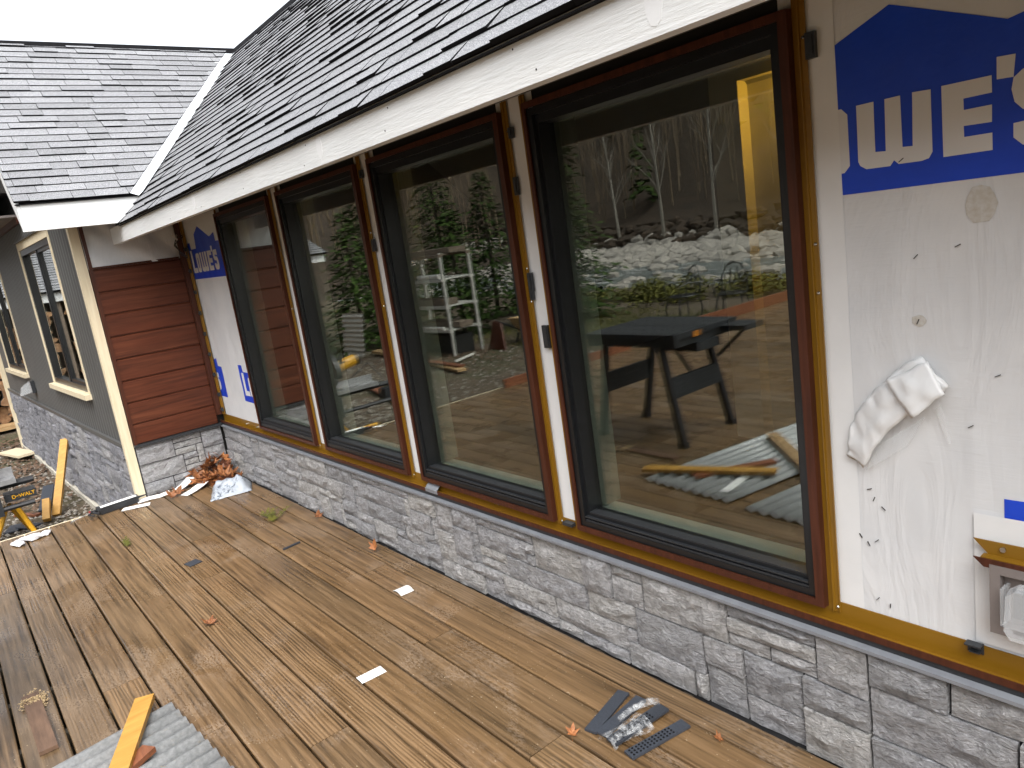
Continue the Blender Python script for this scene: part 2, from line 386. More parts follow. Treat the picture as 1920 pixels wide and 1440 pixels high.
for i in range(2600):
    y = random.uniform(-58, -38.5); x = random.uniform(-78, -8); r = random.choice([.3, .4, .5, .5, .7, .9]); pts.append((x, y, GH(x, y)+.05, r))
for i in range(160):
    y = random.uniform(-40, -24); x = random.uniform(-60, -8); pts.append((x, y, -2.35, random.uniform(.3, .7)))
rocks('river_boulders', M['boulder'], pts)
pts = []
for i in range(420):
    y = random.uniform(-61, -56.5); x = random.uniform(-85, -15); pts.append((x, y, GH(x, y)+.1, random.uniform(.4, 1.0)))
rocks('bank_riprap', M['hill'], pts)

# ------------------------------------------------------------------ trees
def bare_tree(mb, base, hgt, rad, rng, mi=0, depth=3, nb=7, spread=.5):
    def limb(p, d, L, r, lev):
        seg = 4 if lev == 0 else 2; pts = [p]; q = p
        for i in range(seg):
            d = (d + Vector((rng.uniform(-1,1), rng.uniform(-1,1), rng.uniform(-.2,.6)))*(.07 if lev == 0 else .2)).normalized(); q = q + d*(L/seg); pts.append(q)
        mb.tube(pts, r, 4 if lev == 0 else 3, mi, r1=r*.3, cap=False)
        if lev < depth:
            for i in range(nb if lev == 0 else 4):
                t = rng.uniform(.3, .97) if lev == 0 else rng.uniform(.3, 1); k = t*seg; i0 = min(int(k), seg-1); pp = pts[i0].lerp(pts[i0+1], k-i0)
                a = rng.random()*6.28; side = Vector((math.cos(a), math.sin(a), 0)); dd = (d*(1-spread) + side*spread + Vector((0,0,.25))).normalized()
                limb(pp, dd, L*(1-t*.5)*rng.uniform(.3, .5), r*(1-t*.6)*.45, lev+1)
    limb(Vector(base), Vector((rng.uniform(-.06,.06), rng.uniform(-.06,.06), 1)), hgt, rad, 0)

rng = random.Random(11)
variants = []
for i in range(7):
    t = MB(); bare_tree(t, (0,0,0), rng.uniform(11, 16), rng.uniform(.09, .17), rng, depth=2, nb=11, spread=.42); variants.append(t)
far = MB()
for i in range(1500):
    y = -rng.uniform(62, 118); x = rng.uniform(-175, -12)
    if i > 1150: x = rng.uniform(-130, -74); y = -rng.uniform(5, 60)
    t = variants[i % 7]; a = rng.random()*6.28; c, s_ = math.cos(a), math.sin(a); k = rng.uniform(.7, 1.15); z = GH(x, y)-.2; n = len(far.v)
    far.v += [(x+(v[0]*c-v[1]*s_)*k, y+(v[0]*s_+v[1]*c)*k, z+v[2]*k) for v in t.v]
    far.f += [tuple(q+n for q in f) for f in t.f]; far.m += t.m
tag(far.build('bare_forest', M['grey_bark'], fix=False), kind='stuff')

def far_evergreens():
    mb = MB(); r = random.Random(5)
    for i in range(46):
        y = -r.uniform(64, 130); x = r.uniform(-150, -10); z = GH(x, y); hh = r.uniform(9, 17); w = hh*.2
        for k in range(130):
            t = r.random()**.8; a = r.random()*6.28; rr = w*(1-t)*r.uniform(.35, 1.05); c = Vector((x+math.cos(a)*rr, y+math.sin(a)*rr, z+.8+t*hh)); s_ = .35+.9*(1-t)
            d = Vector((math.cos(a), math.sin(a), -.5))*s_; e = Vector((-math.sin(a), math.cos(a), 0))*s_*.55
            mb.quad(c-e, c+d*.6-e*.3, c+d*.6+e*.3, c+e)
    return tag(mb.build('distant_evergreens', M['conifer'], fix=False), kind='stuff')
far_evergreens()

def alder(x, y, h, seed, label):
    t = thing('bare_tree', (x, y, GH(x, y)), label, 'tree', 'bare trees on the far river bank')
    mb = MB(); r = random.Random(seed); bare_tree(mb, (x, y, GH(x, y)-.2), h, .2, r, depth=3, nb=16, spread=.5)
    mb.build('trunk_and_branches', M['pale_bark'], t, fix=False)
for a in ((-50, -57, 14, 1, 'tall pale leafless alder reflected left of centre in the widest window'), (-44, -57.5, 15, 2, 'forked pale leafless alder reflected in the middle of the widest window'),
          (-57, -58, 12, 3, 'slender leafless alder reflected at the left side of the widest window'), (-35.5, -58, 13, 4, 'leafless alder reflected beside the lit room in the widest window')): alder(*a)

def conifer(x, y, h, w, seed, label):
    z0 = GH(x, y); t = thing('conifer_tree', (x, y, z0), label, 'tree', 'evergreens beyond the yard')
    r = random.Random(seed); tr = MB(); tr.tube([(x, y, z0-.1), (x+.03, y, z0+h*.5), (x, y+.02, z0+h*.97)], .035*h*.4+.02, 6, r1=.012); tr.build('trunk', M['bark'], t)
    mb = MB(); nlev = int(h*13)
    for i in range(nlev):
        f = i/nlev; z = z0+.15+f*(h-.2); R0 = w*(1-f)**.8*r.uniform(.75, 1.1)+.05
        for k in range(13):
            a = r.random()*6.28; L = R0*r.uniform(.6, 1.08); ca, sa = math.cos(a), math.sin(a); steps = max(2, int(L/.11))
            for q in range(steps):
                u = (q+.6)/steps
                if u < .22: continue
                c = Vector((x+ca*L*u, y+sa*L*u, z-.28*L*u*u+r.uniform(-.03, .03))); s_ = r.uniform(.08, .15)
                b = a+r.uniform(-1.0, 1.0); d = Vector((math.cos(b), math.sin(b), r.uniform(-.55, .2)))*s_*1.5; e = Vector((-math.sin(b), math.cos(b), r.uniform(-.4, .4)))*s_*.33
                mb.quad(c-e, c+d*.55-e*1.1, c+d, c+d*.5+e)
    mb.build('crown', M['conifer'], t, fix=False)
for a in ((-14.6, -3.9, 3.0, 1.05, 21, 'bushy green conifer behind the leaning corrugated panel, seen in the second window from the corner'),
          (-16.6, -5.6, 5.2, 1.35, 22, 'taller conifer rising over the bushy one in the second window from the corner'),
          (-13.2, -5.6, 2.7, 1.0, 23, 'low conifer behind the storage rack, in the third window from the corner'),
          (-14.8, -7.8, 3.6, 1.2, 24, 'conifer behind the right end of the storage rack'),
          (-11.6, -7.3, 4.6, 1.25, 25, 'dark tall conifer standing above the green bucket'),
          (-16.8, -3.2, 3.8, 1.1, 26, 'conifer partly hidden by the woodshed corner post'),
          (-19.5, -9.5, 5.5, 1.5, 27, 'rearmost tall conifer beyond the storage rack')): conifer(*a)

def leafmass(name, mat, spots, n, size, parent=None, seed=1):
    mb = MB(); r = random.Random(seed)
    for i in range(n):
        (x, y, z, rx, rz) = r.choice(spots); a = r.random()*6.28; e = math.asin(r.uniform(-.2, 1)); q = r.uniform(.6, 1)
        c = Vector((x+math.cos(a)*math.cos(e)*rx*q, y+math.sin(a)*math.cos(e)*rx*q, z+math.sin(e)*rz*q)); b = r.random()*6.28; s_ = size*r.uniform(.6, 1.3)
        d = Vector((math.cos(b), math.sin(b), r.uniform(-.3, .9))).normalized()*s_; f = Vector((-math.sin(b), math.cos(b), r.uniform(-.5, .5)))*s_*.4
        mb.quad(c, c+d*.5-f, c+d, c+d*.5+f)
    return mb.build(name, mat, parent, fix=False)
r = random.Random(9); sp = []
for i in range(46):
    u = i/45; x = -14.5+u*10.5+r.uniform(-.4, .4); y = -8.6-u*3.6+r.uniform(-.8, .8); sp.append((x, y, GH(x, y), r.uniform(.4, .75), r.uniform(.3, .5)))
tag(leafmass('hedge', M['shrub'], sp, 15000, .085, seed=4), 'low straggly yellow green hedge between the deck and the river', 'hedge')
mb = MB(); r = random.Random(14)
for i in range(9000):
    x = r.uniform(-13, -6.1); y = r.uniform(-8.5, -4.6); c = Vector((x, y, GH(x, y))); a = r.random()*6.28; d = Vector((math.cos(a)*.03, math.sin(a)*.03, r.uniform(.03, .09))); e = Vector((-math.sin(a), math.cos(a), 0))*.006
    mb.poly([c-e, c+e, c+d])
tag(mb.build('lawn_grass', M['shrub'], fix=False), kind='stuff')

# debris on the building-site ground: stone chips and leaf litter
mb = MB(); r = random.Random(15)
for i in range(5200):
    if i < 3000: x = -r.uniform(6.1, 13); y = r.uniform(-1.0, .85)
    else: x = -r.uniform(6.1, 14); y = r.uniform(-4.5, -1)
    s_ = r.uniform(.008, .032)*(1.5 if r.random() < .1 else 1); z = GH(x, y)+s_*.2; a = r.random()*6.28; ca, sa = math.cos(a)*s_, math.sin(a)*s_; n = len(mb.v)
    mb.v += [(x+ca, y+sa, z), (x-sa*.8, y+ca*.8, z), (x-ca, y-sa*.7, z), (x+sa, y-ca, z), (x+ca*.2, y+sa*.3, z+s_*.6)]
    mb.f += [(n, n+1, n+4), (n+1, n+2, n+4), (n+2, n+3, n+4), (n+3, n, n+4)]; mb.m += [0]*4
tag(mb.build('gravel_chips', M['chips'], fix=False), kind='stuff')
mb = MB()
for i in range(5200):
    if i < 2200: x = -r.uniform(6.1, 14); y = r.uniform(-4.8, .8)
    elif i < 3900: x = -r.gauss(11.2, 1.0); y = r.gauss(-3.6, .5)
    else: x = -r.uniform(8.5, 13.5); y = .55+r.gauss(0, .22)
    z = GH(x, y)+r.uniform(.01, .05); s_ = r.uniform(.015, .042); a = r.random()*6.28; d = Vector((math.cos(a), math.sin(a), r.uniform(-.3, .5)))*s_; e = Vector((-math.sin(a), math.cos(a), r.uniform(-.4, .4)))*s_*.5; c = Vector((x, y, z))
    mb.quad(c-d, c-e, c+d, c+e)
tag(mb.build('leaf_litter', M['litter'], fix=False), kind='stuff')

# ------------------------------------------------------------------ deck
DECK_X0, DECK_X1 = -5.955, 2.4
deck = thing('deck', (-2, -2, -.45), 'wet brown composite board deck with dark gaps along the stone based house wall', 'deck')
PITCH, Y0 = .1465, .0615
def plank(y0, y1, x0, x1):
    mb = MB(); c = .004; t = .025
    sec = [(y0, -t), (y1, -t), (y1, -c), (y1-c*.5, -c*.35), (y1-c*1.6, 0), (y0+c*1.6, 0), (y0+c*.5, -c*.35), (y0, -c)]
    mb.prism([(x0, y, z) for y, z in sec], [(x1, y, z) for y, z in sec]); return mb
joints = {10: [-3.706, .62], 9: [-3.23, 1.0], 8: [-2.424, 1.5], 7: [-1.61, 1.3], 1: [-3.193, 1.1], 6: [-4.6, .4], 5: [-3.95, 1.0], 4: [-2.2, 1.9], 3: [-.9], 2: [-2.56, .8], 0: [-1.4]}
jr = random.Random(2)
for k in range(-57, 11):
    a = Y0+k*PITCH+.0042; b = Y0+(k+1)*PITCH-.0042
    if k == 10: b = 1.628
    js = joints.get(k) or sorted({round(jr.uniform(-5.2, -3.2), 2), round(jr.uniform(-2.2, .2), 2)})
    xs = [DECK_X0] + [j for j in js if DECK_X0 < j < DECK_X1] + [DECK_X1]
    for i in range(len(xs)-1):
        plank(a, b, xs[i]+(.0018 if i else 0), xs[i+1]-(.0018 if i < len(xs)-2 else 0)).build('plank', M['deck'], deck)
mb = MB()
for x in [DECK_X0+.02+i*.405 for i in range(21)]: mb.box(x, x+.038, -8.28, 1.66, -.2, -.0275)
mb.build('joists', M['soffit'], deck)
mb = MB(); mb.box(DECK_X0-.03, DECK_X0-.003, -8.28, .93, -.19, -.003); mb.build('rim_board', M['cream'], deck)

# ------------------------------------------------------------------ stone laying
def lay(w, h, cw, ch, seed, big=(3, 9)):
    rr = random.Random(seed); nx, nz = max(1, round(w/cw)), max(1, round(h/ch)); cw, ch = w/nx, h/nz
    g = [[0]*nx for _ in range(nz)]; out = []
    for z in range(nz-1, -1, -1):
        for x in range(nx):
            if g[z][x]: continue
            hh = rr.choices([1, 2, 3], [.34, .38, .28])[0]; ww = rr.randint(*big) if hh < 3 else rr.randint(big[0], big[0]+4)
            k = 0
            while k < ww and x+k < nx and not g[z][x+k]: k += 1
            if x+k < nx and k == ww and x+k+2 > nx-1: k = nx-x
            ww = k; hh = min(hh, z+1)
            while hh > 1 and any(g[z-j][x+i] for j in range(hh) for i in range(ww) if x+i < nx): hh -= 1
            ww = min(ww, nx-x)
            for j in range(hh):
                for i in range(ww): g[z-j][x+i] = 1
            out.append((x*cw, (x+ww)*cw, (z-hh+1)*ch, (z+1)*ch))
    return out

def stone_mb(u0, u1, v0, v1, mapf, depth, seed, fine=1.0, gap=.0036, mb=None, proud=.014):
    """a rough-faced block: mapf(u, v, out) -> world; face displaced, rim pulled back"""
    mb = mb or MB(); u0 += gap; u1 -= gap; v0 += gap; v1 -= gap
    nx = max(3, min(11, int((u1-u0)/.036*fine))); nz = max(2, min(5, int((v1-v0)/.028*fine))); n = len(mb.v); base = random.Random(seed).uniform(0, proud)
    for i in range(nx+1):
        for j in range(nz+1):
            u = u0+(u1-u0)*i/nx; v = v0+(v1-v0)*j/nz; edge = i in (0, nx) or j in (0, nz)
            d = .014*noise.noise((u*13+seed*3.1, v*18, seed*.7))+.009*noise.noise((u*34, v*46, seed*1.3))
            if edge:
                d = d*.3-.007
                if i not in (0, nx): v += .0034*noise.noise((u*30, seed, 2))*(-1 if j else 1)
            mb.v.append(mapf(u, v, depth+base+d))
    q = nz+1
    for i in range(nx):
        for j in range(nz): mb.f.append((n+i*q+j, n+(i+1)*q+j, n+(i+1)*q+j+1, n+i*q+j+1)); mb.m.append(0)
    loop = [n+i*q for i in range(nx+1)] + [n+nx*q+j for j in range(1, nz+1)] + [n+i*q+nz for i in range(nx-1, -1, -1)] + [n+j for j in range(nz-1, 0, -1)]
    b0 = len(mb.v); ij = [((l-n)//q, (l-n) % q) for l in loop]
    for i, j in ij: mb.v.append(mapf(u0+(u1-u0)*i/nx, v0+(v1-v0)*j/nz, 0))
    k = len(loop)
    for a in range(k): mb.f.append((loop[a], b0+a, b0+(a+1) % k, loop[(a+1) % k])); mb.m.append(0)
    return mb

# ------------------------------------------------------------------ the main house wall
WY = 1.68          # outer face of the house wrap
house = thing('house', (-2, 2.2, -.45), 'unfinished house front with four tall black windows in white house wrap above grey stone', 'house')
FR = [(-5.079, -4.182), (-4.004, -3.107), (-2.944, -2.047), (-1.879, -.982)]
FZ = (.473, 1.907)
# wall core with openings
mb = MB(); xs = [-6.1]
for a, b in FR: xs += [a, b]
xs.append(3.0)
for i in range(0, len(xs), 2): mb.box(xs[i], xs[i+1], WY+.006, WY+.16, -.45, 2.45)
for a, b in FR: mb.box(a, b, WY+.006, WY+.16, -.45, FZ[0]-.002); mb.box(a, b, WY+.006, WY+.16, FZ[1]+.002, 2.45)
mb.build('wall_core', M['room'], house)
def wdisp(x, z):
    d = .0035*noise.noise((x*7, z*2.2, 1.7)) + .002*noise.noise((x*18+z*6, z*7, 4.1))
    if x > -.9: d += .004*max(0, 1-z/1.1)*noise.noise((x*12+z*5, z*3.2, 8.0))
    f = min(1, max(0, (z-.475)/.12))*min(1, max(0, abs(x+.93)/.14 if x > -2 else (x+5.9)/.1 if x < -5.6 else (-5.1-x)/.1))
    return max(-.004, d)*f
def sheet(name, x0, x1, z0, z1, mat, off=0.0, step=.03, parent=house, disp=True):
    mb = MB(); nx = max(1, int((x1-x0)/step)); nz = max(1, int((z1-z0)/step))
    for i in range(nx+1):
        for j in range(nz+1):
            x = x0+(x1-x0)*i/nx; z = z0+(z1-z0)*j/nz; mb.v.append((x, WY-off-(wdisp(x, z) if disp else 0), z))
    for i in range(nx):
        for j in range(nz): mb.f.append((i*(nz+1)+j, (i+1)*(nz+1)+j, (i+1)*(nz+1)+j+1, i*(nz+1)+j+1)); mb.m.append(0)
    return mb.build(name, mat, parent, smooth=True, fix=False)
sheet('house_wrap', -5.97, -5.05, .40, 2.2, M['wrap'])
for i in range(3): sheet('house_wrap', FR[i][1]-.01, FR[i+1][0]+.01, .40, 2.2, M['tape'], step=.05, disp=False)
sheet('house_wrap', -.995, 2.9, .40, 2.4, M['wrap'])
sheet('seam_tape', -.94, -.866, .44, 2.3, M['tape'], .0016, disp=True)

# printed logo of the wrap, cut out of polygons that follow the sheet
def cutpoly(name, pts, mat, off, clip=None, parent=house):
    bm = bmesh.new(); vs = [bm.verts.new((x, 0, z)) for x, z in pts]; bm.faces.new(vs).normal_update()
    bmesh.ops.triangulate(bm, faces=bm.faces[:])
    x0, x1 = min(p[0] for p in pts), max(p[0] for p in pts); z0, z1 = min(p[1] for p in pts), max(p[1] for p in pts)
    def cut(co, no, clear=False): bmesh.ops.bisect_plane(bm, geom=bm.verts[:]+bm.edges[:]+bm.faces[:], plane_co=co, plane_no=no, clear_outer=clear)
    if clip:
        if clip[0] is not None: cut((clip[0], 0, 0), (-1, 0, 0), True)
        if clip[1] is not None: cut((clip[1], 0, 0), (1, 0, 0), True)
        if len(clip) > 2 and clip[2] is not None: cut((0, 0, clip[2]), (0, 0, -1), True)
    if not bm.faces: bm.free(); return None
    st = .03
    k = math.ceil(x0/st)
    while k*st < x1: cut((k*st, 0, 0), (1, 0, 0)); k += 1
    k = math.ceil(z0/st)
    while k*st < z1: cut((0, 0, k*st), (0, 0, 1)); k += 1
    for v in bm.verts: v.co.y = WY-off-wdisp(v.co.x, v.co.z)
    me = bpy.data.meshes.new(name); bm.to_mesh(me); bm.free(); me.materials.append(mat); me.polygons.foreach_set('use_smooth', [True]*len(me.polygons))
    return link(name, me, parent)
L_BLUE = [(0,.002),(0,.270),(.074,.270),(.077,.221),(.199,.221),(.218,.321),(.335,.369),(.548,.278),(.668,.300),(.670,.238),(.745,.236),(.745,-.004)]
L_L = [(.043,.048),(.043,.214),(.082,.214),(.082,.084),(.142,.084),(.142,.048)]
L_O1 = [(.155,.062),(.155,.172),(.168,.186),(.226,.186),(.239,.172),(.239,.062),(.226,.048),(.168,.048)]
L_O2 = [(.190,.082),(.205,.082),(.205,.152),(.190,.152)]
px = lambda L: [(x+1.0844, z-1.5035) for x, z in L]
L_W = px([(-.8247,1.6894),(-.7874,1.6899),(-.7877,1.5858),(-.7657,1.5837),(-.7647,1.6899),(-.7328,1.6903),(-.7312,1.5863),(-.7108,1.5847),(-.7092,1.6911),(-.6728,1.6887),(-.6727,1.5669),(-.6799,1.5548),(-.6942,1.5517),(-.7401,1.5528),(-.7492,1.562),(-.7574,1.5512),(-.8086,1.5526),(-.822,1.5614),(-.8262,1.571)])
L_E = px([(-.6526,1.69),(-.5634,1.689),(-.5631,1.6576),(-.6129,1.6573),(-.6126,1.6358),(-.5634,1.6357),(-.5638,1.6036),(-.6132,1.6056),(-.6128,1.5845),(-.5633,1.5838),(-.563,1.5511),(-.6522,1.5523)])
L_AP = px([(-.5548,1.6791),(-.5269,1.6771),(-.5232,1.7172),(-.5544,1.7192)])
L_S = px([(-.4400,1.6880),(-.5115,1.6880),(-.5269,1.6760),(-.5304,1.6557),(-.5255,1.6323),(-.5118,1.6163),(-.4760,1.6130),(-.4730,1.6000),(-.4760,1.5880),(-.4930,1.5860),(-.4940,1.5960),(-.5275,1.5940),(-.5277,1.5680),(-.5121,1.5520),(-.4620,1.5510),(-.4440,1.5620),(-.4360,1.5850),(-.4380,1.6180),(-.4480,1.6380),(-.4920,1.6420),(-.4940,1.6520),(-.4760,1.6560),(-.4740,1.6480),(-.4400,1.6500)])
def logo(x0, z0, clip=None):
    sh = lambda L: [(x+x0, z+z0) for x, z in L]
    b = cutpoly('printed_logo', sh(L_BLUE), M['wrap_blue'], .0012, clip)
    if b is None: return
    for L in (L_L, L_O1, L_W, L_E, L_AP, L_S): cutpoly('letter', sh(L), M['wrap_white'], .0024, clip, b)
    cutpoly('letter_counter', sh(L_O2), M['wrap_blue'], .0036, clip, b)
logo(-5.915, 1.525, (-5.90, -5.12))
logo(-1.0844, 1.5035, (-.866, None)); logo(.05, 1.5035)
logo(-6.50, .620, (-5.90, -5.12)); logo(-5.364, .620, (-5.90, -5.12))
logo(-.5508, .562, (-.866, None, .788)); logo(.6, .562)

# windows: black frame, sash, pane, brown and ochre trim
for wi, (a, b) in enumerate(FR):
    z0, z1 = FZ
    mb = MB(); mb.ring((a, b, z0, z1), (a+.022, b-.022, z0+.020, z1-.022), WY-.022, WY+.07)
    mb.ring((a+.022, b-.022, z0+.020, z1-.022), (a+.0345, b-.0345, z0+.049, z1-.05), WY-.008, WY+.055)
    win = mb.build('window', M['black'], house); win['label'] = ['black framed window nearest the inside corner, reflecting the red planks', 'black framed window reflecting the mitre saw and a conifer', 'black framed window reflecting the storage rack', 'widest looking black framed window, reflecting the folding workbench and the river'][wi]
    mb = MB(); mb.box(a+.024, b-.024, WY-.0195, WY-.009, z0+.0205, z0+.026); mb.box(a+.024, b-.024, WY-.0215, WY-.0085, z0+.034, z0+.038); mb.box(a+.036, b-.036, WY-.0065, WY+.03, z0+.0485, z0+.0525)
    mb.build('sill_bead', M['plastic_black'], win)
    mb = MB(); mb.box(a+.03, b-.03, WY+.035, WY+.041, z0+.045, z1-.045); mb.build('pane', M['glass'], win)
    mb = MB(); mb.box(a+.03, b-.03, WY+.053, WY+.059, z0+.045, z1-.045); mb.build('inner_pane', M['glass'], win)
    # interior jamb lining
    mb = MB(); mb.box(a-.01, a+.022, WY+.072, WY+.17, z0+.04, z1+.01); mb.box(b-.022, b+.01, WY+.072, WY+.17, z0+.04, z1+.01); mb.build('jamb_lining', M['jamb_shaded'], win)
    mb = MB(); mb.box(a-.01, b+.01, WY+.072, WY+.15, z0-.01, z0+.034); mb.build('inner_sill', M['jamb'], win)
    # trim: brown projecting leg and ochre nailing flange
    mb = MB(); e = .0005
    mb.box(a-.016, a-e, WY-.030, WY-.024, z0-.0185, z1+.02, 0); mb.box(a-.016, a-.011, WY-.0238, WY-.004, z0-.0185, z1+.02, 0)
    mb.box(b+e, b+.024, WY-.032, WY-.024, z0-.0185, z1+.02, 0); mb.box(b+.017, b+.024, WY-.0238, WY-.004, z0-.0185, z1+.02, 0)
    mb.box(a-e+.0001, b+e-.0001, WY-.032, WY-.024, z0-.0185, z0-.0005, 0); mb.box(a, b, WY-.0238, WY-.004, z0-.0185, z0-.011, 0)
    mb.box(a-e+.0001, b+e-.0001, WY-.032, WY-.024, z1+.0005, z1+.02, 0)
    mb.build('window_trim', M['brown'], win)
    for x0, x1 in ((b+.0242, b+.056), (a-.046, a-.0165)):
        mb = MB(); q = [(x0, WY-.0072), (x1, WY-.0072), (x1, WY-.0117), (x1-.002, WY-.0117), (x1-.002, WY-.0092), (x0+.018, WY-.0092), (x0+.017, WY-.0142), (x0+.014, WY-.0142), (x0+.013, WY-.0092), (x0, WY-.0092)]
        mb.prism([(x, y, z0-.03) for x, y in q], [(x, y, z1+.05) for x, y in q]); mb.build('nailing_flange', M['ochre'], win)
    fl = MB()
    for (sx, sz) in [(b+.05, z0-.015), (b+.049, 1.284)] + ([(b+.049, 1.4), (b+.049, 1.86)] if wi >= 2 else [(b+.049, 1.62)]):
        n = len(fl.v)
        for k in range(8): fl.v.append((sx+.0045*math.cos(k*.785), WY-.0117, sz+.0045*math.sin(k*.785)))
        for k in range(8): fl.v.append((sx+.0025*math.cos(k*.785), WY-.0142, sz+.0025*math.sin(k*.785)))
        for k in range(8): fl.f.append((n+k, n+(k+1) % 8, n+8+(k+1) % 8, n+8+k)); fl.m.append(0)
        fl.f.append(tuple(range(n+8, n+16))); fl.m.append(0)
    fl.build('screw_heads', M['steel'], win)
# dark plastic packers and clips around the trims
def clip(x0, x1, z0, z1, y=WY-.006, d=.012):
    mb = MB(); mb.box(x0, x1, y-d, y, z0, z1); mb.box(x0+.004, x1-.004, y-d-.003, y-d, z0+.008, z1-.008); mb.build('packer', M['plastic_black'], house)
for c in ((-.926, -.903, 1.81, 1.866), (-2.0, -1.982, 1.65, 1.71), (-1.995, -1.975, 1.32, 1.385), (-1.995, -1.98, 1.29, 1.32), (-3.06, -3.035, 1.535, 1.59), (-3.058, -3.035, 1.86, 1.895), (-1.955, -1.925, 1.12, 1.2), (-1.99, -1.97, 1.835, 1.87)): clip(*c)
# drainage trim along the wall foot: ochre channel, brown lip, black strip, grey flashing
mb = MB(); mb.box(-5.96, 2.9, WY-.0065, WY-.0035, .412, .471); mb.box(-5.96, 2.9, WY-.034, WY-.0066, .4085, .4118); mb.box(-5.96, 2.9, WY-.0335, WY-.0322, .4119, .4236); mb.build('sill_channel', M['ochre'], house)
mb = MB(); mb.box(-5.96, 2.9, WY-.037, WY-.0341, .4065, .4240); mb.build('sill_lip', M['brown'], house)
mb = MB(); mb.box(-5.96, 2.9, WY-.031, WY, .389, .408); mb.build('black_strip', M['plastic_black'], house)
mb = MB(); mb.prism([(-5.96, WY, .388), (-5.96, WY-.030, .388), (-5.96, WY-.050, .385), (-5.96, WY-.050, .3755), (-5.96, WY-.047, .3755), (-5.96, WY, .384)], [(2.9, WY, .388), (2.9, WY-.030, .388), (2.9, WY-.050, .385), (2.9, WY-.050, .3755), (2.9, WY-.047, .3755), (2.9, WY, .384)]); mb.build('drip_flashing', M['flash'], house)
mb = MB(); mb.box(-2.925, -2.825, WY-.0385, WY-.0345, .408, .4245); mb.quad((-2.925, WY-.0385, .4246), (-2.825, WY-.0385, .4246), (-2.825, WY-.008, .452), (-2.925, WY-.008, .452)); mb.build('joint_plate', M['flash'], house)
mb = MB(); mb.box(-.6255, -.5925, WY-.0095, WY-.0067, .4495, .476); mb.box(-.6255, -.5925, WY-.030, WY-.0097, .474, .4775); mb.box(-.619, -.597, WY-.022, WY-.0097, .455, .4575); mb.build('sill_clip', M['plastic_black'], house)
mb = MB(); mb.box(-1.975, -1.925, WY-.03, WY-.0067, .454, .466); mb.build('sill_clip', M['plastic_black'], house)
mb = MB()
for x in (-2.41, -2.385, -5.42, -5.2):
    n = len(mb.v); mb.tube([(x, WY-.006, .445), (x, WY-.016, .445)], .005, 6)
mb.build('sill_screws', M['steel'], house)
# stone veneer
ven = MB(); ven.box(-5.97, 2.9, WY-.017, WY, -.2, .374); veneer = ven.build('stone_veneer', M['mortar'], house)
random.seed(4)
for i, (u0, u1, v0, v1) in enumerate(lay(8.86, .383, .0475, .0478, 12, (3, 9))):
    mp = lambda u, v, d: (-5.965+u, WY-.018-d, -.012+v)
    stone_mb(u0, u1, v0, v1, mp, .016, i+1, 1.0).build('stone', M['stone'], veneer)
# torn flap of wrap and its stains, staples, outlet
def flap():
    mb = MB(); P = lambda x, z, o: (x, WY-o, z)
    strip = [((-.872,.965),(-.884,.880)), ((-.858,.990),(-.838,.862)), ((-.832,1.025),(-.810,.915)), ((-.806,1.058),(-.775,.962)), ((-.772,1.088),(-.722,1.012)), ((-.742,1.120),(-.668,1.046)), ((-.706,1.136),(-.648,1.075))]
    lift = [(.004,.010), (.006,.020), (.010,.026), (.012,.028), (.014,.028), (.012,.024), (.006,.014)]
    sub = 5; m = 12; rows = []
    for i in range((len(strip)-1)*sub+1):
        k = min(i//sub, len(strip)-2); f = i/sub-k; mixp = lambda p, q: (p[0]+(q[0]-p[0])*f, p[1]+(q[1]-p[1])*f)
        rows.append((mixp(strip[k][0], strip[k+1][0]), mixp(strip[k][1], strip[k+1][1]), lift[k][0]+(lift[k+1][0]-lift[k][0])*f, lift[k][1]+(lift[k+1][1]-lift[k][1])*f))
    n = len(rows)
    for a, b, la, lb in rows:
        for j in range(m+1):
            t = j/m; x, z = a[0]+(b[0]-a[0])*t, a[1]+(b[1]-a[1])*t
            o = la+(lb-la)*t+.006*math.sin(t*3.1)+.007*noise.noise((x*34, z*26, 3))+.004*noise.noise((x*80+z*50, z*60, 8))
            mb.v.append(P(x+.003*noise.noise((z*40, x*40, 2)), z+.004*noise.noise((x*45, z*45, 6)), max(.003, o)))
    for i in range(n-1):
        for j in range(m): mb.f.append((i*(m+1)+j, (i+1)*(m+1)+j, (i+1)*(m+1)+j+1, i*(m+1)+j+1)); mb.m.append(0)
    base = len(mb.v); c00, c10, c11, c01 = (-.776,1.082,.028), (-.716,1.002,.042), (-.650,1.062,.036), (-.690,1.130,.020)
    for i in range(11):
        for j in range(11):
            u, v = i/10, j/10; p = [(c00[k]*(1-u)*(1-v)+c10[k]*u*(1-v)+c11[k]*u*v+c01[k]*(1-u)*v) for k in range(3)]
            mb.v.append(P(p[0]+.004*noise.noise((p[1]*50, u, 1)), p[1]+.004*noise.noise((p[0]*50, v, 2)), p[2]+.006*math.sin(u*3.1)*math.sin(v*3.1)+.006*noise.noise((p[0]*38, p[1]*38, 11))-.010*max(0, v-.75)))
    for i in range(10):
        for j in range(10): mb.f.append((base+i*11+j, base+(i+1)*11+j, base+(i+1)*11+j+1, base+i*11+j+1)); mb.m.append(0)
    f = mb.build('torn_wrap_flap', M['tape'], house, smooth=True); sol = f.modifiers.new('thick', 'SOLIDIFY'); sol.thickness = .0012
    mb = MB(); mb.quad(P(-.806,.92,.010), P(-.838,.852,.014), P(-.742,.925,.010), P(-.70,1.0,.014)); mb.quad(P(-.68,1.02,.01), P(-.655,.945,.012), P(-.648,.945,.011), P(-.668,1.03,.01)); mb.build('torn_wrap_flap', M['clear'], house)
flap()
M['stain'] = simple('tan_stain', (.52,.49,.43), (.62,.62,.60), (30,30,30), rough=.6)
